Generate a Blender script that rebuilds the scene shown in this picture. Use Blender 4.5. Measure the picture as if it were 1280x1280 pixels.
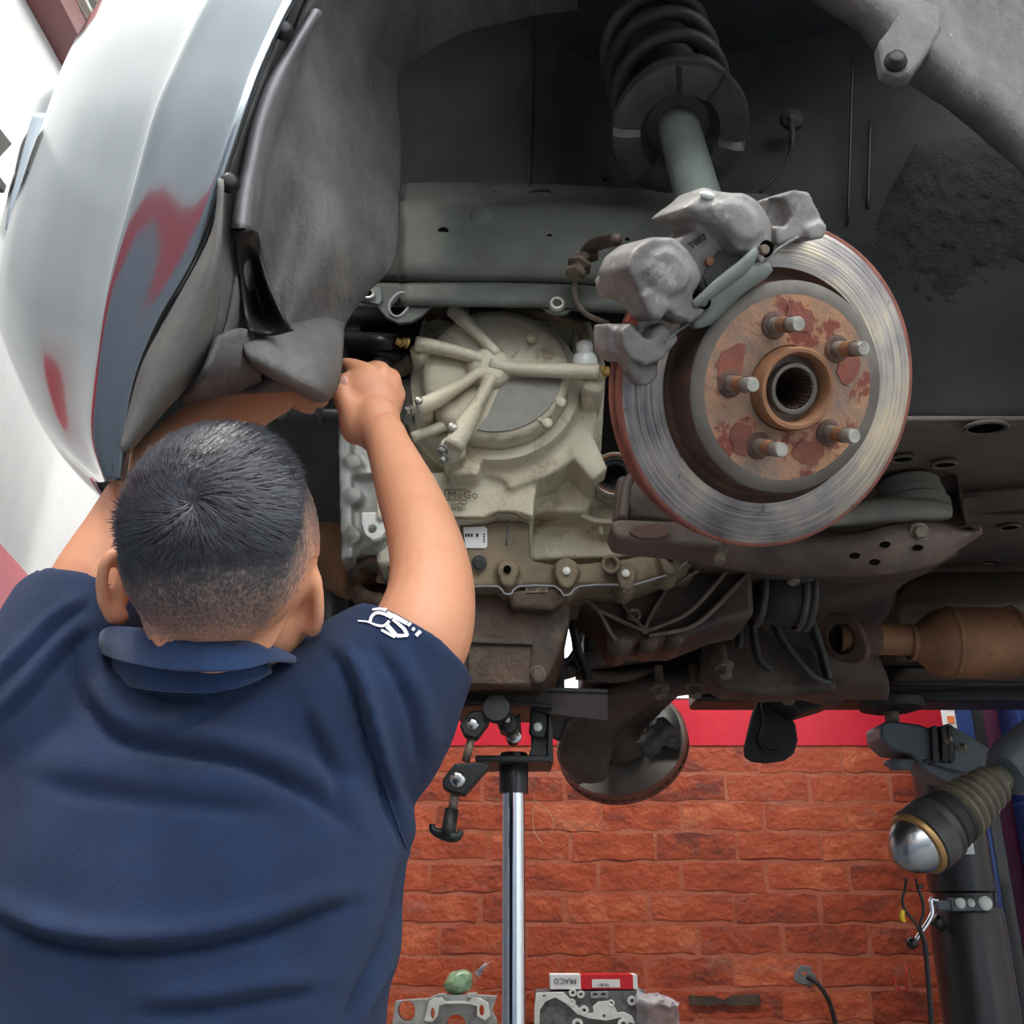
import bpy, bmesh, math, random
from math import sin, cos, tan, pi, radians, sqrt, atan2, exp
from mathutils import Vector, Matrix, noise
from mathutils.bvhtree import BVHTree

random.seed(7)
scene = bpy.context.scene
for o_ in list(bpy.data.objects):
    bpy.data.objects.remove(o_, do_unlink=True)
COL = scene.collection

# ------------------------------------------------------------------ camera
EYE = Vector((0.0, 0.0, 1.35))
PITCH = radians(21.7)
FPX = 1280.0
cam_d = bpy.data.cameras.new('camera')
cam_d.sensor_width = 36.0
cam_d.lens = 36.0 * FPX / 1280.0
cam_d.clip_start = 0.02
cam_o = bpy.data.objects.new('camera', cam_d)
cam_o.location = EYE
cam_o.rotation_euler = (pi / 2 + PITCH, 0, 0)
COL.objects.link(cam_o)
scene.camera = cam_o

# ------------------------------------------------------------------ world: bright overcast sky over the open yard
world = bpy.data.worlds.new('overcast_sky')
scene.world = world
world.use_nodes = True
bg = world.node_tree.nodes['Background']
bg.inputs['Color'].default_value = (0.95, 0.98, 1.0, 1)
bg.inputs['Strength'].default_value = 4.2

def area_light(name, loc, rot, sx, sy, power, color=(1, 1, 1)):
    l = bpy.data.lights.new(name, 'AREA')
    l.shape = 'RECTANGLE'; l.size = sx; l.size_y = sy
    l.energy = power; l.color = color
    o = bpy.data.objects.new(name, l)
    o.location = loc; o.rotation_euler = rot
    COL.objects.link(o)
    return o

vs = scene.view_settings
vs.view_transform = 'Standard'
vs.look = 'None'
vs.exposure = 0.38
vs.gamma = 1.0
vs.use_curve_mapping = False

# ------------------------------------------------------------------ helpers: photo measurements to metres in the garage
FWD = Vector((0, cos(PITCH), sin(PITCH)))
UPV = Vector((0, -sin(PITCH), cos(PITCH)))
RGT = Vector((1, 0, 0))

def ray(px, py):
    return FWD + RGT * ((px - 640) / FPX) + UPV * ((640 - py) / FPX)
def P(px, py, d):
    return EYE + ray(px, py) * d
def PY(px, py, Y):
    r = ray(px, py)
    return EYE + r * (Y / r.y)
def PZ(px, py, Z):
    r = ray(px, py)
    return EYE + r * ((Z - EYE.z) / r.z)
def PN(px, py, c, n):
    r = ray(px, py)
    return EYE + r * ((c - EYE).dot(n) / r.dot(n))
def to_px(w):
    v = w - EYE
    d = v.dot(FWD)
    return (640 + FPX * v.x / d, 640 - FPX * v.dot(UPV) / d, d)

def frame(axis, hint=None):
    z = axis.normalized()
    h = hint or (Vector((0, 0, 1)) if abs(z.z) < 0.9 else Vector((1, 0, 0)))
    x = h.cross(z).normalized()
    y = z.cross(x)
    return x, y, z

def catmull(pts, n):
    """pts: list of tuples/Vectors of any length, n segments between each pair"""
    pts = [tuple(p) for p in pts]
    if len(pts) < 3:
        out = []
        for i in range(n + 1):
            t = i / n
            out.append(tuple(a + (b - a) * t for a, b in zip(pts[0], pts[-1])))
        return out
    out = []
    m = len(pts)
    for i in range(m - 1):
        p0 = pts[max(i - 1, 0)]; p1 = pts[i]; p2 = pts[i + 1]; p3 = pts[min(i + 2, m - 1)]
        for k in range(n):
            t = k / n
            out.append(tuple(0.5 * ((2 * b) + (-a + c) * t + (2 * a - 5 * b + 4 * c - d) * t * t + (-a + 3 * b - 3 * c + d) * t ** 3)
                             for a, b, c, d in zip(p0, p1, p2, p3)))
    out.append(pts[-1])
    return out

def empty(name, loc, label=None, cat=None, group=None):
    o = bpy.data.objects.new(name, None)
    o.location = loc
    o.empty_display_size = 0.05
    COL.objects.link(o)
    tag(o, label, cat, group)
    return o

def tag(o, label=None, cat=None, group=None, kind=None):
    if label: o['label'] = label
    if cat: o['category'] = cat
    if group: o['group'] = group
    if kind: o['kind'] = kind
    return o

def link(name, me, parent=None, mat=None):
    o = bpy.data.objects.new(name, me)
    COL.objects.link(o)
    if mat is not None and len(me.materials) == 0:
        me.materials.append(mat)
    if parent is not None:
        o.parent = parent
        if parent.type == 'EMPTY':
            o.location = -parent.location
    return o

def bake(o):
    """apply all modifiers so that later steps can touch the finished surface"""
    dg = bpy.context.evaluated_depsgraph_get()
    dg.update()
    ev = o.evaluated_get(dg)
    me = bpy.data.meshes.new_from_object(ev)
    old = o.data
    o.modifiers.clear()
    o.data = me
    bpy.data.meshes.remove(old)
    return o

class MB:
    """collects shapes; build() links them as ONE mesh object"""
    def __init__(s):
        s.v = []; s.f = []
    def add(s, vs_, fs):
        b = len(s.v)
        s.v += [Vector(v) for v in vs_]
        s.f += [tuple(i + b for i in f) for f in fs]
        return s
    def box(s, c, size, x=None, y=None, z=None):
        x = x or Vector((1, 0, 0)); y = y or Vector((0, 1, 0)); z = z or Vector((0, 0, 1))
        c = Vector(c); a, b, d = [k / 2 for k in size]
        vs_ = [c + x * (i * a) + y * (j * b) + z * (k * d) for k in (-1, 1) for j in (-1, 1) for i in (-1, 1)]
        return s.add(vs_, [(0, 2, 3, 1), (4, 5, 7, 6), (0, 1, 5, 4), (2, 6, 7, 3), (0, 4, 6, 2), (1, 3, 7, 5)])
    def cube(s, x0, x1, y0, y1, z0, z1):
        return s.box(((x0 + x1) / 2, (y0 + y1) / 2, (z0 + z1) / 2), (abs(x1 - x0), abs(y1 - y0), abs(z1 - z0)))
    def prism(s, pts, ext):
        n = len(pts)
        a = [Vector(p) for p in pts]
        b = [p + ext for p in a]
        return s.add(a + b, [tuple(range(n)), tuple(range(2 * n - 1, n - 1, -1))] +
                     [(i, i + n, (i + 1) % n + n, (i + 1) % n) for i in range(n)])
    def rings(s, rr, cap0=True, cap1=True, closed=True):
        n = len(rr[0]); b = len(s.v)
        fs = []
        for i in range(len(rr) - 1):
            for j in range(n if closed else n - 1):
                k = (j + 1) % n
                fs.append((i * n + j, i * n + k, (i + 1) * n + k, (i + 1) * n + j))
        if cap0: fs.append(tuple(range(n - 1, -1, -1)))
        if cap1: fs.append(tuple((len(rr) - 1) * n + j for j in range(n)))
        return s.add([v for r in rr for v in r], fs)
    def lathe(s, prof, c, axis, n=32, cap0=True, cap1=True, hint=None, a0=0, a1=2 * pi):
        """prof: list of (radius, height along axis)"""
        x, y, z = frame(axis, hint)
        c = Vector(c)
        full = abs(a1 - a0 - 2 * pi) < 1e-6
        rr = []
        for r, h in prof:
            rr.append([c + z * h + (x * cos(a0 + (a1 - a0) * j / (n if full else n - 1)) + y * sin(a0 + (a1 - a0) * j / (n if full else n - 1))) * max(r, 1e-5) for j in range(n)])
        return s.rings(rr, cap0 and full, cap1 and full, full)
    def tube(s, pts, rad, n=10, seg=0, cap=True):
        pts = [tuple(p) for p in pts]
        if not isinstance(rad, (list, tuple)): rad = [rad] * len(pts)
        q = [p + (r,) for p, r in zip(pts, rad)]
        if seg: q = catmull(q, seg)
        pv = [Vector(p[:3]) for p in q]
        rr = []; xprev = None
        for i, p in enumerate(pv):
            t = (pv[min(i + 1, len(pv) - 1)] - pv[max(i - 1, 0)])
            if t.length < 1e-9: t = Vector((0, 0, 1))
            t.normalize()
            if xprev is None:
                x, y, _ = frame(t)
            else:
                x = (xprev - t * xprev.dot(t))
                if x.length < 1e-6: x, y, _ = frame(t)
                x.normalize(); y = t.cross(x)
            xprev = x
            rr.append([p + (x * cos(2 * pi * j / n) + y * sin(2 * pi * j / n)) * q[i][3] for j in range(n)])
        return s.rings(rr, cap, cap)
    def ell(s, c, r, x=None, y=None, z=None, n=20, m=12):
        x = x or Vector((1, 0, 0)); y = y or Vector((0, 1, 0)); z = z or Vector((0, 0, 1))
        c = Vector(c)
        rr = []
        for i in range(m + 1):
            a = -pi / 2 + pi * i / m
            ca = max(cos(a), 1e-4)
            rr.append([c + x * (r[0] * ca * cos(2 * pi * j / n)) + y * (r[1] * ca * sin(2 * pi * j / n)) + z * (r[2] * sin(a)) for j in range(n)])
        return s.rings(rr)
    def grid(s, rows):
        m = len(rows[0])
        fs = [(i * m + j, i * m + j + 1, (i + 1) * m + j + 1, (i + 1) * m + j) for i in range(len(rows) - 1) for j in range(m - 1)]
        return s.add([v for r in rows for v in r], fs)
    def loft(s, rows, nu=6, nv=6):
        """rows of control points -> smooth surface through them"""
        a = [catmull(r, nu) for r in rows]
        cols = [catmull([r[j] for r in a], nv) for j in range(len(a[0]))]
        g = [[Vector(cols[j][i]) for j in range(len(cols))] for i in range(len(cols[0]))]
        return s.grid(g)
    def holed(s, outer, holes, ext):
        """flat plate with holes, extruded by ext"""
        bm = bmesh.new()
        for loop in [outer] + list(holes):
            vs_ = [bm.verts.new(p) for p in loop]
            for i in range(len(vs_)):
                bm.edges.new((vs_[i], vs_[(i + 1) % len(vs_)]))
        bmesh.ops.triangle_fill(bm, use_beauty=True, edges=bm.edges[:])
        r = bmesh.ops.extrude_face_region(bm, geom=bm.faces[:])
        bmesh.ops.translate(bm, vec=ext, verts=[e for e in r['geom'] if isinstance(e, bmesh.types.BMVert)])
        bmesh.ops.recalc_face_normals(bm, faces=bm.faces[:])
        bm.verts.index_update()
        s.add([v.co.copy() for v in bm.verts], [tuple(v.index for v in f.verts) for f in bm.faces])
        bm.free()
        return s
    def build(s, name, mat, parent=None, smooth=True, bevel=0, bseg=2, sub=0, solid=0, soff=0, remesh=0, rsm=0, angle=None, recalc=True, label=None):
        me = bpy.data.meshes.new(name)
        me.from_pydata([tuple(v) for v in s.v], [], s.f)
        if recalc and not solid:
            bm = bmesh.new(); bm.from_mesh(me)
            bmesh.ops.recalc_face_normals(bm, faces=bm.faces[:])
            bm.to_mesh(me); bm.free()
        me.update()
        if smooth:
            for p in me.polygons: p.use_smooth = True
        o = link(name, me, parent, mat)
        if remesh:
            m = o.modifiers.new('r', 'REMESH'); m.mode = 'VOXEL'; m.voxel_size = remesh; m.use_smooth_shade = True
            if rsm:
                m = o.modifiers.new('s', 'SMOOTH'); m.factor = 0.5; m.iterations = rsm
        if solid:
            m = o.modifiers.new('t', 'SOLIDIFY'); m.thickness = solid; m.offset = soff
        if bevel:
            m = o.modifiers.new('b', 'BEVEL'); m.width = bevel; m.segments = bseg; m.limit_method = 'ANGLE'; m.angle_limit = radians(35)
            m.harden_normals = False
        if sub:
            m = o.modifiers.new('u', 'SUBSURF'); m.levels = sub; m.render_levels = sub
        if smooth and not remesh and (bevel or angle):
            try:
                me.set_sharp_from_angle(angle=radians(angle or 40))
            except Exception:
                pass
        if label: o['label'] = label
        return o

def circ(c, r, x, y, n=16, a0=0):
    return [c + (x * cos(a0 + 2 * pi * i / n) + y * sin(a0 + 2 * pi * i / n)) * r for i in range(n)]

def bolt(name, c, axis, r, h, mat, parent, washer=1.35):
    m = MB()
    m.lathe([(r * washer, 0), (r * washer, h * 0.25), (r * 1.02, h * 0.3)], c, axis, n=14)
    m.lathe([(r, h * 0.2), (r, h * 0.9), (r * 0.85, h)], c, axis, n=6)
    return m.build(name, mat, parent, smooth=False)

# ------------------------------------------------------------------ materials (all procedural)
def mat(name, col, rough=0.6, metal=0.0, col2=None, scale=8.0, amt=0.5, bump=0.0, bscale=60.0, col3=None, scale3=30.0, thr3=(0.6, 0.7), spec=0.5,
        coat=0.0, detail=6, stretch=None, emit=None, estr=0.0, rough2=None, alpha=1.0, trans=0.0, sheen=0.0, coords='Object'):
    m = bpy.data.materials.new(name)
    m.use_nodes = True
    nt = m.node_tree; N = nt.nodes; L = nt.links
    b = N['Principled BSDF']
    b.inputs['Roughness'].default_value = rough
    b.inputs['Metallic'].default_value = metal
    b.inputs['Specular IOR Level'].default_value = spec
    b.inputs['Coat Weight'].default_value = coat
    b.inputs['Alpha'].default_value = alpha
    b.inputs['Transmission Weight'].default_value = trans
    if sheen:
        b.inputs['Sheen Weight'].default_value = sheen
        b.inputs['Sheen Roughness'].default_value = 0.5
    if coat: b.inputs['Coat Roughness'].default_value = 0.05
    if emit:
        b.inputs['Emission Color'].default_value = (*emit, 1)
        b.inputs['Emission Strength'].default_value = estr
    tc = N.new('ShaderNodeTexCoord')
    src = tc.outputs[coords] if coords != 'Position' else N.new('ShaderNodeNewGeometry').outputs['Position']
    if stretch:
        mp = N.new('ShaderNodeMapping'); mp.inputs['Scale'].default_value = stretch
        L.new(src, mp.inputs['Vector']); src = mp.outputs['Vector']
    col = tuple(col)
    if col2 is None:
        b.inputs['Base Color'].default_value = (*col, 1)
    else:
        n = N.new('ShaderNodeTexNoise'); n.inputs['Scale'].default_value = scale; n.inputs['Detail'].default_value = detail; n.inputs['Roughness'].default_value = 0.65
        L.new(src, n.inputs['Vector'])
        rp = N.new('ShaderNodeMapRange'); rp.inputs['From Min'].default_value = 0.5 - amt * 0.3; rp.inputs['From Max'].default_value = 0.5 + amt * 0.3
        L.new(n.outputs['Fac'], rp.inputs['Value'])
        mx = N.new('ShaderNodeMix'); mx.data_type = 'RGBA'
        mx.inputs[6].default_value = (*col, 1); mx.inputs[7].default_value = (*col2, 1)
        L.new(rp.outputs['Result'], mx.inputs[0])
        out = mx.outputs[2]
        if rough2 is not None:
            rr = N.new('ShaderNodeMapRange'); rr.inputs['To Min'].default_value = rough; rr.inputs['To Max'].default_value = rough2
            L.new(rp.outputs['Result'], rr.inputs['Value']); L.new(rr.outputs['Result'], b.inputs['Roughness'])
        if col3 is not None:
            n3 = N.new('ShaderNodeTexNoise'); n3.inputs['Scale'].default_value = scale3; n3.inputs['Detail'].default_value = 8; n3.inputs['Roughness'].default_value = 0.7
            L.new(src, n3.inputs['Vector'])
            r3 = N.new('ShaderNodeMapRange'); r3.inputs['From Min'].default_value = thr3[0]; r3.inputs['From Max'].default_value = thr3[1]
            L.new(n3.outputs['Fac'], r3.inputs['Value'])
            m3 = N.new('ShaderNodeMix'); m3.data_type = 'RGBA'; m3.inputs[7].default_value = (*col3, 1)
            L.new(out, m3.inputs[6]); L.new(r3.outputs['Result'], m3.inputs[0]); out = m3.outputs[2]
        L.new(out, b.inputs['Base Color'])
    if bump:
        nb = N.new('ShaderNodeTexNoise'); nb.inputs['Scale'].default_value = bscale; nb.inputs['Detail'].default_value = 8; nb.inputs['Roughness'].default_value = 0.65
        L.new(src, nb.inputs['Vector'])
        bp = N.new('ShaderNodeBump'); bp.inputs['Strength'].default_value = bump; bp.inputs['Distance'].default_value = 0.01
        L.new(nb.outputs['Fac'], bp.inputs['Height']); L.new(bp.outputs['Normal'], b.inputs['Normal'])
    return m

def s2l(r, g, b):
    def f(c):
        c /= 255.0
        return c / 12.92 if c <= 0.04045 else ((c + 0.055) / 1.055) ** 2.4
    return (f(r), f(g), f(b))

M = {}
M['white_wall'] = mat('white_wall', s2l(236, 239, 238), 0.8, col2=s2l(222, 226, 226), scale=3, bump=0.05, bscale=40)
M['grey_wall'] = mat('grey_wall', s2l(134, 144, 158), 0.6, col2=s2l(146, 156, 168), scale=4)
M['red_band'] = mat('red_band', s2l(226, 40, 62), 0.45, col2=s2l(205, 30, 52), scale=5, bump=0.1, bscale=50)
M['mortar'] = mat('mortar', s2l(178, 90, 60), 0.7, col2=s2l(192, 114, 88), scale=8, bump=0.5, bscale=60, coords='Position', col3=s2l(150, 120, 108), scale3=5, thr3=(0.6, 0.72))
M['concrete'] = mat('concrete', s2l(132, 132, 134), 0.7, col2=s2l(112, 112, 114), scale=3, bump=0.2)
M['ceiling'] = mat('ceiling', s2l(150, 150, 148), 0.7, col2=s2l(125, 125, 122), scale=5)
M['dark_red'] = mat('dark_red', s2l(110, 26, 28), 0.45, col2=s2l(88, 22, 24), scale=6)
M['paint'] = mat('car_paint', s2l(118, 126, 132), 0.16, 0.8, coat=1.0, col2=s2l(134, 140, 146), scale=900, amt=1.0)
M['liner'] = mat('liner_plastic', s2l(74, 74, 76), 0.66, spec=.35, col2=s2l(132, 129, 125), scale=10, amt=0.75, bump=0.6, bscale=60, col3=s2l(196, 190, 178), scale3=62, thr3=(0.66, 0.72), stretch=(1.6, 0.5, 0.8))
M['liner_light'] = mat('liner_ridge', s2l(150, 148, 152), 0.5, col2=s2l(128, 126, 128), scale=12)
M['flap'] = mat('flap_rubber', s2l(112, 112, 106), 0.75, col2=s2l(92, 92, 88), scale=14, bump=0.2, bscale=150)
M['apron'] = mat('apron_paint', s2l(58, 60, 61), 0.68, spec=.3, col2=s2l(44, 45, 46), scale=6, bump=0.1, bscale=90, col3=s2l(104, 100, 94), scale3=50, thr3=(0.68, 0.78))
M['rail'] = mat('rail_paint', s2l(94, 98, 91), 0.62, spec=.35, col2=s2l(72, 74, 69), scale=8, bump=0.1, bscale=120, col3=s2l(128, 122, 108), scale3=60, thr3=(0.66, 0.78))
M['undercoat'] = mat('undercoating', s2l(62, 64, 65), 0.75, col2=s2l(46, 46, 47), scale=60, bump=1.0, bscale=170)
M['floorpan'] = mat('floorpan', s2l(96, 85, 74), 0.7, col2=s2l(62, 56, 50), scale=5, bump=0.25, bscale=80, col3=s2l(104, 92, 78), scale3=9, thr3=(0.52, 0.75))
M['black'] = mat('black_plastic', s2l(30, 30, 31), 0.5, col2=s2l(22, 22, 23), scale=12, bump=0.05)
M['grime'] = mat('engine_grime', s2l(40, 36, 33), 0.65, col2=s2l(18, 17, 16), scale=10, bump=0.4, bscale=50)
M['hole_shade'] = mat('painted_hole_shade', s2l(14, 13, 12), 1.0, spec=0.0)  # flat black for discs painted in place of the shade inside holes
M['rubber'] = mat('black_rubber', s2l(40, 40, 41), 0.65, col2=s2l(30, 30, 31), scale=20)
M['spring'] = mat('spring_paint', s2l(66, 69, 69), 0.5, col2=s2l(50, 52, 52), scale=20, bump=.1, bscale=150)
M['boot_rubber'] = mat('boot_rubber', s2l(104, 97, 80), 0.6, col2=s2l(78, 74, 64), scale=14, bump=0.1, bscale=150, col3=s2l(132, 122, 96), scale3=40, thr3=(0.55, 0.75))
M['cast_grey'] = mat('cast_iron_grey', s2l(154, 150, 146), 0.5, 0.45, col2=s2l(98, 94, 92), scale=13, amt=0.7, bump=0.14, bscale=200, col3=s2l(202, 198, 188), scale3=22, thr3=(0.56, 0.75))
M['alu'] = mat('cast_aluminium', s2l(226, 220, 198), 0.52, 0.15, col2=s2l(192, 182, 154), scale=7, amt=.7, bump=0.3, bscale=150, col3=s2l(126, 106, 80), scale3=13, thr3=(0.54, 0.70))
M['alu_grey'] = mat('grey_aluminium', s2l(172, 174, 170), 0.5, 0.3, col2=s2l(142, 142, 134), scale=9, bump=0.15, bscale=160, col3=s2l(104, 92, 78), scale3=14, thr3=(0.55, 0.72))
M['alu_dirty'] = mat('dirty_aluminium', s2l(142, 126, 100), 0.6, 0.2, col2=s2l(108, 94, 76), scale=10, bump=0.25, bscale=120, col3=s2l(70, 60, 50), scale3=14, thr3=(0.54, 0.72))
M['cover_dark'] = mat('bare_cover', s2l(150, 148, 138), 0.6, 0.3, col2=s2l(134, 132, 124), scale=20, bump=0.2, bscale=300)
M['oily'] = mat('oily_brown', s2l(98, 77, 60), 0.45, 0.2, col2=s2l(54, 44, 37), scale=12, bump=0.35, bscale=70, col3=s2l(120, 98, 76), scale3=12, thr3=(0.58, 0.74))
M['subframe'] = mat('subframe_brown', s2l(90, 75, 64), 0.55, 0.1, col2=s2l(52, 45, 40), scale=9, bump=0.3, bscale=80, col3=s2l(104, 86, 68), scale3=10, thr3=(0.54, 0.74))
M['arm_steel'] = mat('arm_steel', s2l(114, 97, 86), 0.55, 0.2, col2=s2l(74, 64, 58), scale=10, bump=0.3, bscale=90, col3=s2l(126, 110, 94), scale3=14, thr3=(0.56, 0.74))
M['mount_grey'] = mat('mount_grey', s2l(118, 114, 104), 0.6, 0.1, col2=s2l(98, 94, 86), scale=14, bump=0.15, bscale=120)
M['heat_shield'] = mat('heat_shield', s2l(112, 98, 80), 0.5, 0.3, col2=s2l(90, 80, 66), scale=7, bump=0.2, bscale=60)
M['exhaust'] = mat('exhaust_rust', s2l(158, 112, 78), 0.6, 0.3, col2=s2l(124, 88, 64), scale=11, bump=0.2, bscale=100, col3=s2l(96, 64, 46), scale3=24, thr3=(0.6, 0.72))
M['rust_edge'] = mat('rust_edge', s2l(146, 84, 66), 0.75, col2=s2l(110, 64, 54), scale=30, bump=0.3, bscale=200)
M['rust_dark'] = mat('rust_dark', s2l(104, 76, 62), 0.75, col2=s2l(78, 60, 52), scale=24, bump=0.4, bscale=160, col3=s2l(132, 84, 62), scale3=30, thr3=(0.56, 0.7))
M['pad_red'] = mat('pad_edge', s2l(170, 88, 66), 0.7)
M['steel'] = mat('bolt_steel', s2l(190, 188, 180), 0.4, 0.7, col2=s2l(140, 136, 126), scale=60)
M['bolt_dirty'] = mat('bolt_dirty', s2l(140, 128, 112), 0.55, 0.4, col2=s2l(100, 88, 76), scale=60)
M['bolt_gold'] = mat('bolt_gold', s2l(206, 176, 96), 0.4, 0.6, col2=s2l(150, 110, 60), scale=80)
M['dome_steel'] = mat('dome_steel', s2l(196, 200, 200), 0.2, 1.0, col2=s2l(168, 170, 170), scale=12, rough2=.32)
M['chrome'] = mat('chrome', s2l(225, 228, 232), 0.08, 1.0)
M['brushed'] = mat('bright_steel', s2l(205, 206, 206), 0.22, 1.0)
M['jack_black'] = mat('jack_black', s2l(40, 44, 44), 0.4, 0.1, col2=s2l(30, 33, 33), scale=20, bump=0.1, bscale=200)
M['jack_brown'] = mat('jack_worn', s2l(66, 52, 50), 0.5, 0.2, col2=s2l(46, 40, 40), scale=14, bump=0.1, bscale=150)
M['strut_green'] = mat('strut_paint', s2l(112, 120, 114), 0.45, col2=s2l(92, 98, 94), scale=10, bump=0.1, bscale=150, col3=s2l(140, 136, 122), scale3=30, thr3=(0.62, 0.75))
M['strut_black'] = mat('strut_black', s2l(76, 77, 76), 0.45, col2=s2l(46, 45, 45), scale=10, bump=0.15, bscale=120, col3=s2l(84, 70, 60), scale3=24, thr3=(0.6, 0.75))
M['skin'] = mat('skin', s2l(226, 164, 128), 0.5, col2=s2l(212, 144, 108), scale=9, amt=0.9, bump=0.06, bscale=260, col3=s2l(216, 140, 112), scale3=22, thr3=(0.56, 0.75))
M['skin'].node_tree.nodes['Principled BSDF'].inputs['Subsurface Weight'].default_value = 0.12
M['skin'].node_tree.nodes['Principled BSDF'].inputs['Subsurface Radius'].default_value = (0.012, 0.005, 0.003)
M['nail'] = mat('nail', s2l(232, 176, 160), 0.3)
M['navy'] = mat('navy_pique', s2l(24, 47, 84), 0.9, col2=s2l(20, 40, 71), scale=16, bump=0.5, bscale=700, sheen=0.05)
M['navy_rib'] = mat('navy_rib', s2l(32, 62, 106), 0.9, col2=s2l(26, 52, 90), scale=40, bump=0.3, bscale=700, sheen=0.25)
M['trouser'] = mat('trouser', s2l(38, 42, 52), 0.85)
M['hair'] = mat('hair', s2l(64, 66, 74), 0.42, col2=s2l(36, 36, 42), scale=60, spec=0.6)
M['white_print'] = mat('white_thread', s2l(238, 240, 244), 0.7)
M['white_paper'] = mat('white_paper', s2l(232, 232, 230), 0.6)
M['ink'] = mat('ink', s2l(34, 34, 36), 0.6)
M['ink_grey'] = mat('embossed_grey', s2l(104, 94, 70), 0.6)
M['box_red'] = mat('box_red', s2l(206, 22, 34), 0.4)
M['lift_blue'] = mat('lift_blue', s2l(34, 62, 128), 0.4, col2=s2l(26, 50, 104), scale=5)
M['lift_purple'] = mat('lift_faded', s2l(104, 40, 74), 0.5, col2=s2l(78, 36, 66), scale=9)
M['lift_grey'] = mat('lift_grey', s2l(104, 112, 118), 0.5, 0.2, col2=s2l(78, 84, 88), scale=8, col3=s2l(120, 100, 82), scale3=14, thr3=(0.6, 0.76))
M['lift_black'] = mat('lift_black', s2l(38, 38, 40), 0.28, col2=s2l(30, 30, 32), scale=10)
M['copper'] = mat('copper_band', s2l(176, 140, 92), 0.4, 0.7)
M['yellow'] = mat('yellow_plug', s2l(208, 176, 40), 0.5)
M['red_wire'] = mat('red_wire', s2l(176, 26, 28), 0.4)
M['orange'] = mat('orange_print', s2l(232, 120, 50), 0.5)
M['wood'] = mat('bench_wood', s2l(128, 96, 66), 0.7, col2=s2l(100, 74, 50), scale=6, stretch=(1, 12, 12))
M['glass_bag'] = mat('green_bag', s2l(150, 178, 140), 0.2, col2=s2l(112, 150, 112), scale=60, spec=0.8)
M['wrap'] = mat('plastic_wrap', s2l(228, 228, 232), 0.15, trans=0.6, bump=0.6, bscale=60, spec=0.7)
M['string'] = mat('string', s2l(206, 176, 140), 0.8)
M['gasket'] = mat('gasket_face', s2l(236, 238, 232), 0.45, 0.1, col2=s2l(214, 216, 208), scale=30)
M['casting'] = mat('casting_grey', s2l(188, 190, 186), 0.55, 0.15, col2=s2l(136, 138, 134), scale=22, bump=0.2, bscale=200)
M['dark_core'] = mat('dark_core', s2l(72, 74, 74), 0.6, col2=s2l(120, 120, 120), scale=50, amt=.6)
M['pane_glow'] = mat('glowing_pane', s2l(232, 238, 242), 0.5, emit=s2l(232, 240, 246), estr=0.75)  # even glow added so the white panes stay bright
M['mullion'] = mat('mullion', s2l(70, 74, 74), 0.5)
M['fill_tube'] = mat('fill_lamp_tube', (1, 1, 1), 0.5, emit=(1, 0.98, 0.95), estr=6.0)

# ================================================================== THE ROOM
YB = 3.4
Z_BAND0 = PY(640, 932, YB).z
Z_BAND1 = PY(640, 875, YB).z
CEIL = 3.7

def struct(m, name, material, label=None, **k):
    o = m.build(name, material, None, **k)
    o['kind'] = 'structure'
    if label: o['label'] = label
    return o

struct(MB().cube(-2.5, 4.0, -5.0, 3.7, -0.1, 0.0), 'floor', M['concrete'], 'grey concrete garage floor', smooth=False)
struct(MB().cube(-2.5, 3.7, 0.1, 3.6, CEIL, CEIL + 0.08), 'ceiling', M['ceiling'], 'grey sheet roof over the bay', smooth=False)

# back wall: red painted brickwork, red band, white panels
wall_back = struct(MB().cube(-2.2, 3.7, YB - 0.001, YB + 0.2, 0.0, Z_BAND0), 'wall_back', M['mortar'], 'red painted brick wall behind the jack', smooth=False)

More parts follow.
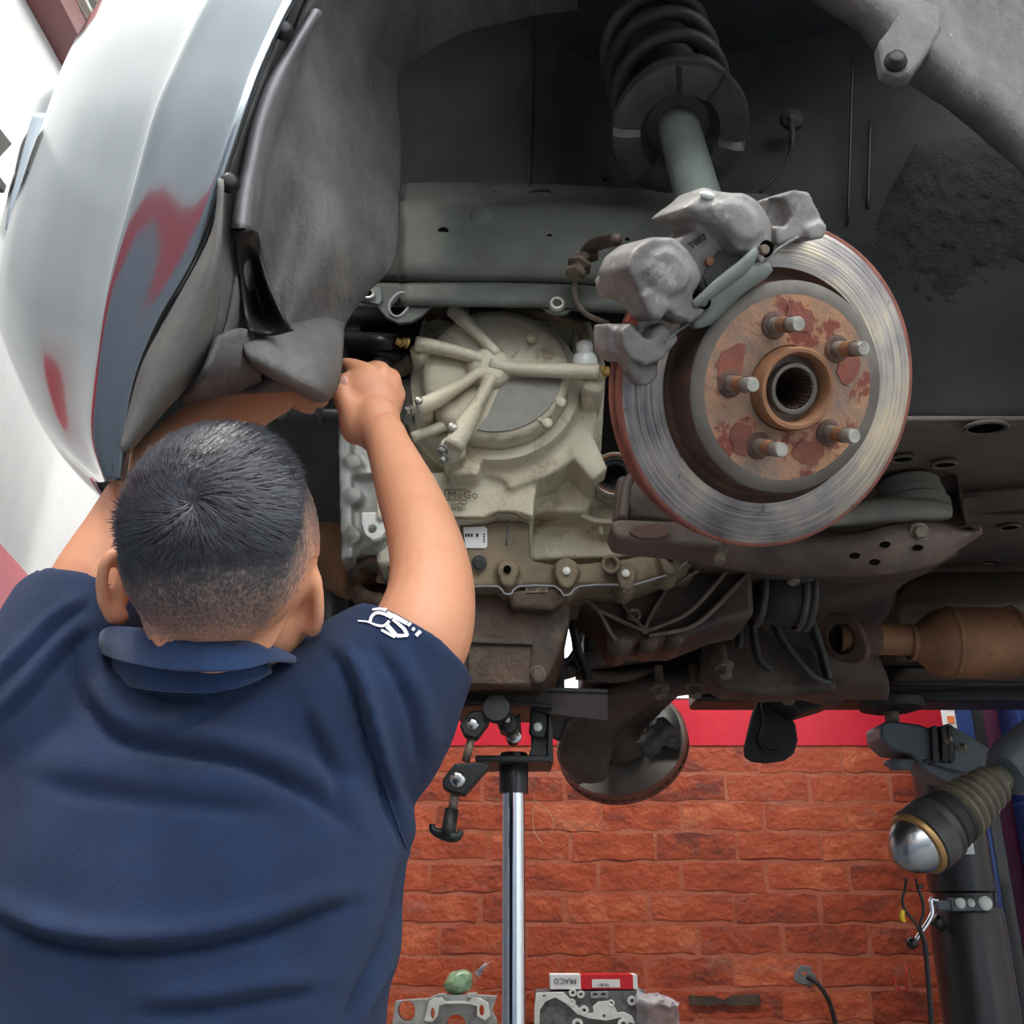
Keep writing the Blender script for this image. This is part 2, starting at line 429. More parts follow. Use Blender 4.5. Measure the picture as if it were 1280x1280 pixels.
def brick_material():
    m = bpy.data.materials.new('painted_brick')
    m.use_nodes = True
    nt = m.node_tree; N = nt.nodes; L = nt.links
    b = N['Principled BSDF']; b.inputs['Roughness'].default_value = 0.5
    geo = N.new('ShaderNodeNewGeometry'); oi = N.new('ShaderNodeObjectInfo')
    n1 = N.new('ShaderNodeTexNoise'); n1.inputs['Scale'].default_value = 8; n1.inputs['Detail'].default_value = 10; n1.inputs['Roughness'].default_value = .68
    mp = N.new('ShaderNodeMapping'); mp.inputs['Scale'].default_value = (1, 1, 2.2)
    L.new(geo.outputs['Position'], mp.inputs['Vector']); L.new(mp.outputs['Vector'], n1.inputs['Vector'])
    add = N.new('ShaderNodeMath'); add.operation = 'MULTIPLY_ADD'; add.inputs[1].default_value = 0.25; 
    L.new(oi.outputs['Random'], add.inputs[0]); L.new(n1.outputs['Fac'], add.inputs[2])
    cr = N.new('ShaderNodeValToRGB')
    e = cr.color_ramp.elements
    e[0].position = 0.40; e[0].color = (*s2l(120, 56, 42), 1)
    e[1].position = 0.80; e[1].color = (*s2l(208, 112, 74), 1)
    x = e.new(0.55); x.color = (*s2l(172, 74, 44), 1)
    x = e.new(0.7); x.color = (*s2l(188, 86, 52), 1)
    L.new(add.outputs[0], cr.inputs['Fac'])
    n2 = N.new('ShaderNodeTexNoise'); n2.inputs['Scale'].default_value = 26; n2.inputs['Detail'].default_value = 9; n2.inputs['Roughness'].default_value = 0.7
    L.new(mp.outputs['Vector'], n2.inputs['Vector'])
    r2 = N.new('ShaderNodeMapRange'); r2.inputs['From Min'].default_value = 0.62; r2.inputs['From Max'].default_value = 0.8
    L.new(n2.outputs['Fac'], r2.inputs['Value'])
    mx = N.new('ShaderNodeMix'); mx.data_type = 'RGBA'; mx.inputs[7].default_value = (*s2l(206, 126, 102), 1)
    L.new(cr.outputs['Color'], mx.inputs[6]); L.new(r2.outputs['Result'], mx.inputs[0])
    n4 = N.new('ShaderNodeTexNoise'); n4.inputs['Scale'].default_value = 7; n4.inputs['Detail'].default_value = 10; n4.inputs['Roughness'].default_value = 0.75
    mp4 = N.new('ShaderNodeMapping'); mp4.inputs['Scale'].default_value = (.8, 1, 2.4); mp4.inputs['Location'].default_value = (4, 2, 1)
    L.new(geo.outputs['Position'], mp4.inputs['Vector']); L.new(mp4.outputs['Vector'], n4.inputs['Vector'])
    r4 = N.new('ShaderNodeMapRange'); r4.inputs['From Min'].default_value = 0.55; r4.inputs['From Max'].default_value = 0.74; r4.inputs['To Max'].default_value = .75
    L.new(n4.outputs['Fac'], r4.inputs['Value'])
    m4 = N.new('ShaderNodeMix'); m4.data_type = 'RGBA'; m4.inputs[7].default_value = (*s2l(158, 122, 106), 1)
    L.new(mx.outputs[2], m4.inputs[6]); L.new(r4.outputs['Result'], m4.inputs[0])
    L.new(m4.outputs[2], b.inputs['Base Color'])
    nb = N.new('ShaderNodeTexNoise'); nb.inputs['Scale'].default_value = 45; nb.inputs['Detail'].default_value = 8
    L.new(geo.outputs['Position'], nb.inputs['Vector'])
    bp = N.new('ShaderNodeBump'); bp.inputs['Strength'].default_value = 0.7; bp.inputs['Distance'].default_value = 0.01
    L.new(nb.outputs['Fac'], bp.inputs['Height']); L.new(bp.outputs['Normal'], b.inputs['Normal'])
    return m
M['brick'] = brick_material()

def brick_mesh(k):
    rnd = random.Random(k)
    me = bpy.data.meshes.new('brick')
    w, h, t = 0.252, 0.078, 0.03
    vs_, fs = [], []
    nx, nz = 6, 2
    def edge(i, j):
        e = 0.0
        if i in (0, nx) or j in (0, nz): e = 0.0014
        return e
    for j in range(nz + 1):
        for i in range(nx + 1):
            x = -w / 2 + w * i / nx + rnd.uniform(-.004, .004); z = -h / 2 + h * j / nz + rnd.uniform(-.005, .005)
            vs_.append((x, -t / 2 + edge(i, j) + rnd.uniform(-.0008, .0008), z))
    for j in range(nz):
        for i in range(nx):
            a = j * (nx + 1) + i
            fs.append((a, a + 1, a + nx + 2, a + nx + 1))
    b = len(vs_)
    rim = [i for i in range(nx + 1)] + [(nx + 1) * j + nx for j in range(1, nz + 1)] + [(nx + 1) * nz + i for i in range(nx - 1, -1, -1)] + [(nx + 1) * j for j in range(nz - 1, 0, -1)]
    for i in rim:
        v = vs_[i]; vs_.append((v[0] * 1.01, t / 2, v[2] * 1.02))
    n = len(rim)
    for i in range(n):
        fs.append((rim[(i + 1) % n], rim[i], b + i, b + (i + 1) % n))
    me.from_pydata(vs_, [], fs); me.update()
    for p in me.polygons: p.use_smooth = True
    me.set_sharp_from_angle(angle=radians(35))
    me.materials.append(M['brick'])
    return me
brick_me = [brick_mesh(k) for k in range(7)]
course = 0.0905
rr_ = random.Random(3)
for row in range(11):
    z = Z_BAND0 - 0.045 - row * course
    off = (0.13 if row % 2 else 0.0) + rr_.uniform(-.03, .03)
    x = -1.15 + off
    while x < 2.35:
        o = bpy.data.objects.new('brick', rr_.choice(brick_me))
        COL.objects.link(o)
        o.parent = wall_back
        o.location = (x, YB + 0.0108 + rr_.uniform(-.0012, .0012), z + rr_.uniform(-.002, .002))
        o.scale = (1 + rr_.uniform(-.05, .02), 1, 1 + rr_.uniform(-.1, .03))
        o.rotation_euler = (0, rr_.uniform(-.012, .012), 0)
        x += 0.263

struct(MB().cube(-2.2, 3.7, YB - 0.006, YB + 0.2, Z_BAND0, Z_BAND1), 'trim_1', M['red_band'], 'bright red band above the bricks', smooth=False)
struct(MB().cube(-2.2, 3.7, YB + 0.04, YB + 0.2, Z_BAND1, CEIL), 'wall_back_upper', M['white_wall'], 'white wall above the red band', smooth=False)
w1 = struct(MB().cube(-1.2, 2.3, YB + 0.03, YB + 0.039, Z_BAND1, Z_BAND1 + 0.75), 'window_1', M['mullion'], 'paned window strip with added glow above the red band', smooth=False)
for i in range(11):
    for j in range(2):
        x0 = -1.19 + i * 0.318; z0 = Z_BAND1 + 0.012 + j * 0.37
        MB().cube(x0, x0 + 0.306, YB + 0.022, YB + 0.03, z0, z0 + 0.358).build('pane', M['pane_glow'], w1, smooth=False)

# left wall: runs away to the left, white over a red band over grey
LW0 = Vector((-1.02, 1.92, 0)); LWD = Vector((-0.1758, 1.075, 0)).normalized()
LWN = Vector((LWD.y, -LWD.x, 0))           # faces the bay
def PL(px, py, off=0.0):
    return PN(px, py, LW0 + LWN * off, LWN)
def lw_slab(z0, z1, t):
    a = LW0 - LWD * 6.6; b = LW0 + LWD * 1.56
    return MB().prism([a + Vector((0, 0, z0)), b + Vector((0, 0, z0)), b + Vector((0, 0, z1)), a + Vector((0, 0, z1))], -LWN * t)
ZL0 = PL(8, 782).z; ZL1 = PL(38, 722).z
struct(lw_slab(0, ZL0, 0.15), 'wall_left_lower', M['grey_wall'], 'grey lower part of the left wall', smooth=False)
struct(lw_slab(ZL0, ZL1, 0.15), 'trim_2', M['red_band'], 'deep red band along the left wall', smooth=False)
struct(lw_slab(ZL1, CEIL, 0.15), 'wall_left', M['white_wall'], 'bright white left wall', smooth=False)

# yard wall behind the photographer (seen mirrored in the car paint) and right wall
struct(MB().cube(-0.5, 3.8, -4.8, -4.7, 0, 3.04), 'wall_front_lower', M['grey_wall'], smooth=False)
struct(MB().cube(-0.5, 3.8, -4.8, -4.69, 3.04, 3.15), 'trim_3', M['red_band'], smooth=False)
struct(MB().cube(-0.5, 3.8, -4.8, -4.7, 3.15, 4.6), 'wall_front', M['white_wall'], smooth=False)
struct(MB().cube(3.6, 3.75, -4.8, 3.6, 0, CEIL), 'wall_right', M['white_wall'], smooth=False)

# roof steel at the upper left, fixed on the left wall
def wall_bar(p0, p1, w, proud, name, material, label, cat):
    a = PL(*p0, 0.03); b = PL(*p1, 0.03)
    d = (b - a).normalized(); side = LWN.cross(d).normalized()
    m = MB().box((a + b) / 2 + LWN * (proud / 2 - 0.03), ((b - a).length, w, proud), d, side, LWN)
    o = m.build(name, material, None, smooth=False, bevel=0.004)
    return tag(o, label, cat)
wall_bar((38, -45), (175, 222), 0.06, 0.07, 'roof_beam', M['dark_red'], 'dark red steel beam crossing the top left corner', 'beam')
wall_bar((66, -45), (205, 215), 0.035, 0.05, 'roof_batten', M['oily'], 'dull brown steel batten beside the red roof beam', 'beam')
m = MB()
a0, a1, a2, a3 = PL(80, -60), PL(300, -60), PL(330, 250), PL(215, 210)
for i in range(9):
    u0 = i / 9; u1 = (i + 0.85) / 9
    m.prism([a0.lerp(a1, u0), a0.lerp(a1, u1), a3.lerp(a2, u1), a3.lerp(a2, u0)], LWN * 0.02)
tag(m.build('roof_sheet', M['ceiling'], None, smooth=False, bevel=0.003), 'grey corrugated sheet beyond the red roof beam', 'sheet')
for nm, pts, lb in (('wall_bracket', [(-30, 120), (16, 180), (-6, 204), (-40, 180)], 'black square plate on the white wall, upper one at the left edge'),
                ('wall_strut', [(-30, 178), (9, 232), (6, 242), (-36, 196)], 'thin black strut on the white wall below the square plate')):
    o = MB().prism([PL(x, y, 0.03) for x, y in pts], -LWN * 0.03).build(nm, M['grime'], None, smooth=False, bevel=0.003)
    tag(o, lb, 'bracket')

# workbench under the wall (below the frame) carrying the engine castings
ZBENCH = 1.02
wb = empty('workbench', (0.35, 3.15, 0), 'wooden workbench with steel legs along the brick wall', 'workbench')
MB().cube(-0.75, 1.02, 2.86, YB - 0.06, ZBENCH - 0.04, ZBENCH).build('bench_top', M['wood'], wb, smooth=False, bevel=0.004)
for x in (-0.7, 0.97):
    for y in (2.9, 3.28):
        MB().cube(x - .025, x + .025, y - .025, y + .025, 0, ZBENCH - 0.04).build('leg', M['jack_black'], wb, smooth=False)

# unseen fluorescent battens added under the roof to brighten the bricks and left wall
def batten(loc, rz, power, label):
    root = empty('added_ceiling_lamp', loc, label, 'lamp', 'added fluorescent fill battens under the roof')
    d_ = Vector((cos(rz), sin(rz), 0)); s_ = Vector((-sin(rz), cos(rz), 0)); c = Vector(loc)
    MB().box(c + Vector((0, 0, .03)), (1.3, .16, .06), d_, s_, Vector((0, 0, 1))).build('housing', M['white_wall'], root, smooth=False, bevel=.005)
    for k in (-1, 1):
        MB().tube([c - d_ * .6 + s_ * (.04 * k) - Vector((0, 0, .016)), c + d_ * .6 + s_ * (.04 * k) - Vector((0, 0, .016))], .013, 12).build('fill_lamp_tube', M['fill_tube'], root)
    l = area_light('fill_light', c - Vector((0, 0, .04)), (0, 0, rz), 1.2, .14, power, (1, .97, .92))
    l.parent = root; l.location = Vector((0, 0, -.04))
    return root
batten((0.1, 2.3, CEIL - .10), 0, 24, 'added white fluorescent batten lighting the brick wall, left one')
batten((1.6, 2.3, CEIL - .10), 0, 24, 'added white fluorescent batten lighting the brick wall, right one')
batten((-0.75, 0.6, CEIL - .10), pi / 2, 45, 'added white fluorescent batten lighting the white left wall')

# ================================================================== THE CAR (raised on the lift, front to the left)
car = empty('car', (0.3, 1.6, 1.75), 'silver car raised on a lift with its front wheel removed', 'car')

# ---- bumper skin: wheel-arch lip, flare strip, side, nose, folded round the front
def tuck(py):
    t = max(0.0, (py - 140) / 460.0)
    return 0.13 * t ** 1.25
def body_row(py, lip, seam, sil):
    mid = (seam + sil) / 2
    k = tuck(py)
    y_l, y_s = 0.745 + k, 0.754 + k
    r = [PY(lip + 4, py, y_l + 0.03), PY(lip, py, y_l), PY(lip - 7, py, y_l - 0.004), PY((lip + seam) / 2, py, 0.746 + k), PY(seam + 4, py, y_s - 0.006), PY(seam - 4, py, y_s + 0.004)]
    r += [PY(seam + (mid - seam) * 0.5, py, 0.79 + 1.3 * k), PY(mid, py, 0.83 + 1.55 * k), PY(mid + (sil - mid) * 0.6, py, 0.90 + 1.7 * k), PY(sil, py, 1.04 + 1.7 * k)]
    e = r[-1]
    r += [e + Vector((-0.012, 0.12, 0)), e + Vector((0.0, 0.35, 0)), e + Vector((-0.02, 0.9, 0))]
    return r
ROWS = [(-130, 455, 350, 215), (-60, 402, 305, 172), (0, 364, 264, 130), (70, 330, 230, 88), (140, 303, 200, 62), (230, 273, 175, 30), (320, 244, 150, 6), (400, 199, 134, 2), (480, 169, 126, 30), (545, 160, 124, 66), (600, 154, 140, 122)]
m = MB().loft([body_row(*r) for r in ROWS], 3, 4)
bumper = m.build('front_bumper', M['paint'], car, solid=0.004, soff=1, label='silver painted bumper corner and wheel-arch lip')

# body-coloured corner of the nose standing out beyond the bumper side
rows = []
for (y, xl, xr) in ((112, 58, 120), (124, 45, 118), (150, 38, 112), (190, 27, 100), (230, 17, 90), (262, 9, 80), (290, 3, 70), (304, 10, 60)):
    w = (xr - xl)
    rows.append([PY(xl + 3, y, 1.42), PY(xl, y, 1.30), PY(xl + w * .10, y, 1.235), PY(xl + w * .3, y, 1.21), PY(xl + w * .6, y, 1.20), PY(xr, y, 1.20)])
m = MB().loft(rows, 4, 4)
pod = m.build('nose_corner', M['paint'], car, solid=0.004, soff=-1)
MB().loft([[PY(xl + 3, y, 1.205), PY(xl + 12, y, 1.19), PY(xl + 20, y, 1.195)] for (y, xl) in ((142, 40), (180, 29), (220, 19), (260, 9), (288, 5))], 3, 4).build('nose_strip', M['grey_wall'], car, solid=0.003)  # plain grey strip in the wall's colour along the nose edge

# ---- front wheel-arch liner, from the lip (outer) to its inner edge
LIN = [((222, 498), (405, 482)), ((240, 466), (423, 474)), ((262, 405), (428, 410)), ((273, 320), (462, 362)), ((279, 235), (492, 325)), ((297, 170), (499, 240)),
       ((327, 92), (500, 170)), ((365, 0), (497, 100)), ((425, -95), (532, 70)), ((505, -150), (575, 44)), ((600, -180), (640, 24)), ((720, -190), (722, 10))]
VV = [0.0, 0.10, 0.13, 0.20, 0.24, 0.40, 0.60, 0.80, 0.93, 1.0]
rows = []
nst = len(LIN)
for k, (o_, i_) in enumerate(LIN):
    row = []
    for v in VV:
        x = o_[0] + (i_[0] - o_[0]) * v; y = o_[1] + (i_[1] - o_[1]) * v
        Y = 0.765 + 0.36 * v + tuck(o_[1]) * max(0, 1 - 2 * v)
        t = k / (nst - 1)
        up = 1.0 if 4 <= k <= 9 else 0.35
        if v in (0.13, 0.20): Y -= 0.022 * up
        if v == 0.40 and k <= 4: Y += 0.03
        if v == 0.6: Y -= 0.02
        if k <= 1: Y -= 0.03 * v
        row.append(PY(x, y, Y))
    rows.append(row)
m = MB().loft(rows, 4, 6)
for i, v in enumerate(m.v):
    nn = noise.noise(v * 7.0) * 0.010 + noise.noise(v * 19.0) * 0.004
    m.v[i] = v + Vector((0, nn, nn * 0.3))
liner = m.build('wheel_arch_liner', M['liner'], car, solid=0.004, label='dusty grey plastic wheel-arch liner')

# raised pale bead running along the liner
bead = [(397, 12, .80), (372, 52, .80), (345, 100, .80), (326, 150, .805), (315, 200, .81), (306, 245, .815), (301, 285, .82)]
rowsb = []
for x, y, Y in bead:
    w = 11 if y > 60 else 6
    rowsb.append([PY(x - w, y, Y + .0), PY(x - w * .6, y, Y - .032), PY(x + w * .4, y, Y - .032), PY(x + w, y + 4, Y + .03)])
MB().loft(rowsb, 3, 4).build('liner_bead', M['liner_light'], liner, solid=0.003)
# pocket below the bead, its deep shade painted black
pk = MB().loft([[PY(291, 290, .80), PY(312, 286, .80), PY(322, 292, .84)], [PY(300, 345, .84), PY(316, 345, .88), PY(332, 345, .85)],
               [PY(306, 392, .86), PY(330, 392, .90), PY(352, 392, .86)], [PY(312, 414, .85), PY(340, 418, .87), PY(366, 413, .85)]], 4, 5)
pk.build('liner_pocket', M['black'], liner, solid=0.003)
# lower lobe of the liner with its folded underside
lo = MB().loft([[PY(300, 412, .93), PY(345, 398, .96), PY(400, 395, 1.06), PY(430, 400, 1.13)],
                [PY(302, 428, .86), PY(350, 432, .885), PY(402, 458, .935), PY(424, 470, 1.03)],
                [PY(312, 450, .86), PY(350, 470, .875), PY(398, 494, .925), PY(412, 497, 1.02)],
                [PY(330, 468, .97), PY(360, 482, .99), PY(392, 500, 1.03), PY(402, 499, 1.07)]], 5, 5)
lo.build('liner_lobe', M['liner'], liner, solid=0.004)
# skirt of the liner towards the flap
MB().loft([[PY(272, 420, .80), PY(300, 410, .84), PY(318, 420, .88)], [PY(252, 470, .80), PY(285, 462, .84), PY(325, 470, .92)],
           [PY(226, 502, .87), PY(250, 500, .88), PY(330, 480, 1.0)]], 4, 4).build('liner_skirt', M['liner'], liner, solid=0.004)

for (x, y, Y) in ((355, 40, .752), (287, 230, .752)):
    c = PY(x, y, Y)
    ax_ = Vector((.25, -1, -.25)).normalized()
    MB().lathe([(.0095, 0), (.0095, .003), (.0075, .0045), (.007, .0085), (.004, .0095)], c, ax_, n=16).build('push_clip', M['black'], liner)

# rubber flap hanging from the lip
lf = [(276, 222), (268, 290), (226, 372), (184, 448), (166, 505), (152, 562)]
rt = [(277, 236), (273, 330), (268, 402), (246, 464), (206, 510), (158, 566)]
rows = []
for (a, b) in zip(lf, rt):
    r = []
    for v in (0, .25, .5, .75, 1):
        r.append(PY(a[0] + (b[0] - a[0]) * v, a[1] + (b[1] - a[1]) * v, 0.735 + .9 * tuck(a[1]) - 0.03 * sin(pi * v) + .02 * v))
    rows.append(r)
MB().loft(rows, 3, 5).build('arch_flap', M['flap'], car, solid=0.005, label='grey rubber flap hanging from the arch lip')

# ---- inner apron behind the strut and the wheelhouse towards the rear
AP = 1.30
rows = []
for py, Ys in ((-170, (1.12, 1.16, 1.2, 1.24, 1.22, 1.2, 1.12, 1.02)), (-60, (1.20, 1.24, 1.26, 1.30, 1.29, 1.26, 1.18, 1.08)), (40, (1.24, 1.27, 1.28, 1.36, 1.33, 1.29, 1.21, 1.12)),
               (130, (1.27, 1.31, 1.30, 1.37, 1.35, 1.30, 1.22, 1.15)), (200, (1.29, 1.33, 1.30, 1.36, 1.34, 1.30, 1.22, 1.16)), (250, (1.30, 1.30, 1.30, 1.33, 1.33, 1.29, 1.22, 1.16)), (300, (1.32, 1.32, 1.32, 1.33, 1.33, 1.28, 1.21, 1.15))):
    rows.append([PY(x, py, Y) for x, Y in zip((440, 540, 660, 760, 900, 1040, 1180, 1400), Ys)])
MB().loft(rows, 5, 4).build('inner_apron', M['apron'], car, solid=0.004, soff=-1, label='dark painted inner wheelhouse panel')
rows = []
for py, Ys in ((290, (1.33, 1.28, 1.21, 1.15)), (380, (1.33, 1.27, 1.20, 1.13)), (450, (1.33, 1.27, 1.20, 1.12)), (500, (1.34, 1.27, 1.20, 1.115)), (530, (1.36, 1.29, 1.21, 1.14)), (575, (1.44, 1.36, 1.30, 1.24)), (640, (1.6, 1.52, 1.46, 1.42))):
    rows.append([PY(x, py, Y) for x, Y in zip((880, 1040, 1180, 1400), Ys)])
MB().loft(rows, 6, 4).build('wheelhouse_rear', M['apron'], car, solid=0.004, soff=-1)
# ribbed stampings and seams on the apron
for (x, y0, y1, Y) in ((668, 20, 245, 1.292), (1066, 70, 280, 1.268), (1088, 150, 260, 1.26)):
    q = [PY(x + (y0 - y) * 0.03, y, Y - (0 if y > 100 else .02)) for y in (y0, (y0 + y1) / 2, y1)]
    MB().tube(q, 0.0022, 6, 3).build('panel_seam', M['black'], car)
# rough sprayed coating on the rear wheelhouse
rows = []
g = random.Random(5)
for i in range(34):
    r = []
    for j in range(40):
        x = 1045 + j * 7.2; y = 175 + i * 6.2
        t = (x - 1040) / 140.0
        Yb = 1.28 + (1.21 - 1.28) * min(t, 1) if t < 1 else 1.21 + (1.15 - 1.21) * (x - 1180) / 220
        edge = min((x - (1155 - (y - 175) * 0.55)) / 30, (1.0 if x > 1250 else 1.0), ((412 - (x - 1150) * .16) - y) / 18, (y - (180 - (x - 1180) * .1)) / 20)
        h = 0.010 * min(edge, 1) if edge > 0 else max(edge, -1) * .05
        p = PY(x, y, Yb)
        h += (noise.noise(p * 60) * .004 + noise.noise(p * 150) * .003) if edge > 0 else 0
        r.append(PY(x, y, Yb - h - 0.001))
    rows.append(r)
MB().grid(rows).build('undercoat_patch', M['undercoat'], car, solid=0.003, soff=-1, label='rough cracked undercoating')
# grommet, its cable, and small stud on the apron
c = PY(989, 151, 1.285)
g_ = MB().lathe([(.0185, 0), (.019, .004), (.0165, .008), (.0095, .0085), (.008, .011), (.003, .012)], c, Vector((0, -1, -.15)), n=22).build('cable_grommet', M['rubber'], car)
MB().tube([PY(989, 152, 1.27), PY(990, 172, 1.25), PY(988, 190, 1.255), PY(975, 215, 1.265), PY(950, 240, 1.27)], [.005, .0045, .003, .0026, .0026], 8, 5).build('sensor_cable', M['rubber'], g_)
MB().lathe([(.006, 0), (.006, .012), (.004, .014)], PY(757, 222, 1.325), Vector((-.4, -1, -.2)), n=10).build('weld_stud', M['black'], car)

# ---- frame rail below the apron
rows = []
for py, Y in ((232, 1.31), (250, 1.29), (258, 1.235), (275, 1.222), (330, 1.215), (348, 1.22), (354, 1.235), (362, 1.215), (384, 1.212)):
    rows.append([PY(x, py + dy, Y + dY) for x, dy, dY in ((440, 0, .05), (500, 0, .0), (512, 0, -.012), (600, 0, -.012), (700, 2, -.012), (800, 8, -.012), (960, 14, -.012))])
rail = MB().loft(rows, 3, 2).build('frame_rail', M['rail'], car, solid=0.005, soff=-1, label='grey-green frame rail under the apron')
pn = Vector((0, -1, 0)); pc = Vector((0, 1.200, 0))
def fl(x, y): return PN(x, y, pc, pn)
out = [fl(x, y) for x, y in [(446, 362), (480, 356), (560, 362), (700, 372), (800, 376), (800, 390), (745, 388), (715, 386), (708, 392), (696, 394), (684, 390), (676, 382), (600, 378), (556, 377), (540, 382), (528, 394), (514, 402), (498, 404), (482, 396), (472, 384), (446, 382)]]
slot = [fl(500 + 8 * cos(a) * 1.0 + (7 if sin(a - .7) < 0 else -7) * .8, 383 + 9 * sin(a) + (-7 if sin(a - .7) < 0 else 7) * .8) for a in [2 * pi * i / 18 for i in range(18)]]
MB().holed(out, [slot], Vector((0, 0.006, 0))).build('rail_flange', M['rail'], rail, smooth=False, bevel=0.0015)
MB().tube([fl(x, y) for x, y in [(488, 392), (486, 382), (494, 370), (504, 366), (512, 372), (510, 384), (502, 394), (494, 396), (488, 392)]], .0022, 6, 3).build('slot_rim', M['liner_light'], rail)
MB().holed([fl(x, y) - Vector((0, .003, 0)) for x, y in [(441, 362), (476, 360), (478, 376), (474, 382), (446, 376)]], [circ(fl(461, 370) - Vector((0, .003, 0)), .005, RGT, Vector((0, 0, 1)), 12)], Vector((0, .004, 0))).build('rail_tab', M['strut_green'], rail, smooth=False, bevel=0.001)
MB().lathe([(.006, 0), (.009, 0), (.009, .004), (.0055, .005), (.005, .001)], fl(461, 370) - Vector((0, .002, 0)), pn, n=18, cap0=False, cap1=False).build('weld_nut', M['steel'], rail)
MB().lathe([(.013, 0), (.013, .003), (.010, .006), (.0055, .0065), (.0045, -.002)], fl(696, 381), pn, n=20, cap0=False).build('weld_nut', M['steel'], rail)
for (x, y, r) in ((554, 290, .0078), (687, 296, .0042), (784, 300, .0035)):
    c = PY(x, y, 1.2025)
    MB().lathe([(r, 0.0), (r, .0012)], c, pn, n=18).build('drain_hole', M['hole_shade'], rail)
for (x, y, r) in ((603, 270, .016), (521, 320, .012), (542, 320, .012)):
    MB().lathe([(r, 0), (r, .0012), (r * .93, .0016)], PY(x, y, 1.205), pn, n=22).build('stamped_boss', M['rail'], rail)
# overlapped seam of the tower above the rail
MB().tube([PY(x, y, 1.283) for x, y in [(558, 250), (566, 242), (574, 242), (584, 249), (606, 249), (614, 241), (622, 241), (632, 249), (655, 248), (664, 240), (686, 238), (690, 248), (720, 252), (790, 262)]], .0022, 6, 3).build('panel_seam', M['black'], car)

# ---- rear half of the arch: inner lip of the fender and the liner above it
rows = []
for (a, b, cc) in (((940, -95), (1000, -150), (1060, -230)), ((985, -30), (1040, -75), (1120, -160)), ((1040, 12), (1090, -30), (1180, -120)), ((1078, 38), (1130, -2), (1230, -90)), ((1116, 84), (1172, 32), (1290, -50)),
               ((1180, 126), (1232, 84), (1350, 10)), ((1240, 176), (1290, 140), (1410, 80)), ((1284, 218), (1330, 185), (1450, 140)), ((1330, 300), (1380, 280), (1500, 240)), ((1360, 400), (1420, 390), (1540, 360))):
    mid = ((a[0] + b[0]) / 2, (a[1] + b[1]) / 2)
    rows.append([PY(a[0], a[1], 1.0), PY(a[0] + 1, a[1] - 1, .93), PY(mid[0], mid[1], .885), PY(b[0], b[1], .885), PY(b[0] + 5, b[1] - 4, .93), PY(cc[0], cc[1], .90), PY(cc[0] + 90, cc[1] - 70, .86)])
m = MB().loft(rows, 3, 4)
for i, v in enumerate(m.v): m.v[i] = v + Vector((0, noise.noise(v * 25) * .003, 0))
m.build('rear_arch_liner', M['liner'], car, solid=0.004, soff=-1, label='grey rear half of the wheel-arch liner')
out = [PY(x, y, .872) for x, y in [(1098, 52), (1112, 34), (1128, 8), (1150, -4), (1176, 8), (1178, 34), (1162, 62), (1140, 92), (1122, 96), (1104, 86)]]
tab = MB().prism(out, Vector((0, .02, 0))).build('liner_tab', M['liner'], car, bevel=0.004)
MB().lathe([(.0125, 0), (.0125, .003), (.009, .005), (.0085, .010), (.005, .011)], PY(1119, 78, .870), Vector((-.1, -1, -.1)), n=18).build('push_clip', M['black'], tab)
# roof of the wheel arch, closing the well above the spring
rows = []
for py, Y in ((-190, .80), (-175, .95), (-160, 1.1), (-165, 1.24)):
    rows.append([PY(x, py, Y) for x in (560, 720, 900, 1040)])
MB().loft(rows, 4, 4).build('arch_roof', M['apron'], car, solid=0.004)

# body beyond the frame: fender behind the wheel, door skin, near sill, bonnet and bulkhead
rows = []
for z, Y in ((1.86, .96), (1.90, .90), (2.05, .86), (2.25, .84), (2.45, .845), (2.6, .88)):
    rows.append([Vector((x, Y + dY, z)) for x, dY in ((.86, .02), (1.0, 0), (1.5, -.01), (2.3, 0))])
MB().loft(rows, 3, 3).build('door_skin', M['paint'], car, solid=.004)
MB().cube(.80, 2.3, .93, 1.05, 1.83, 1.90).build('near_sill', M['black'], car, bevel=.012)
MB().cube(.95, 2.3, 1.3, 2.4, 2.08, 2.10).build('upper_floor', M['floorpan'], car, bevel=.004)
MB().cube(-.50, .95, 2.06, 2.09, 1.99, 2.75).build('bulkhead', M['grime'], car, bevel=.004)
MB().cube(-.55, .95, 1.0, 2.2, 2.72, 2.74).build('bonnet', M['paint'], car, bevel=.006)

# ---- brake disc and hub, tilted as the freed knuckle hangs
def cam_dir(x, down, fwd):
    return (RGT * x - UPV * down + FWD * fwd).normalized()
DC = P(965, 484, 0.95)
DN = cam_dir(0.26, 0.15, -0.95)
dx, dy, dz = frame(DN, Vector((0, 0, 1)))
DM = Matrix(((dx.x, dy.x, dz.x, DC.x), (dx.y, dy.y, dz.y, DC.y), (dx.z, dy.z, dz.z, DC.z), (0, 0, 0, 1)))
def dpl(px, py, h):
    return PN(px, py, DC + DN * h, DN)
def local_build(m, name, material, parent, Mw, **k):
    o = m.build(name, material, parent, **k)
    if parent.type == 'EMPTY':
        o.matrix_local = Matrix.Translation(-parent.location) @ Mw
    else:
        o.matrix_local = Matrix.Identity(4)
    return o

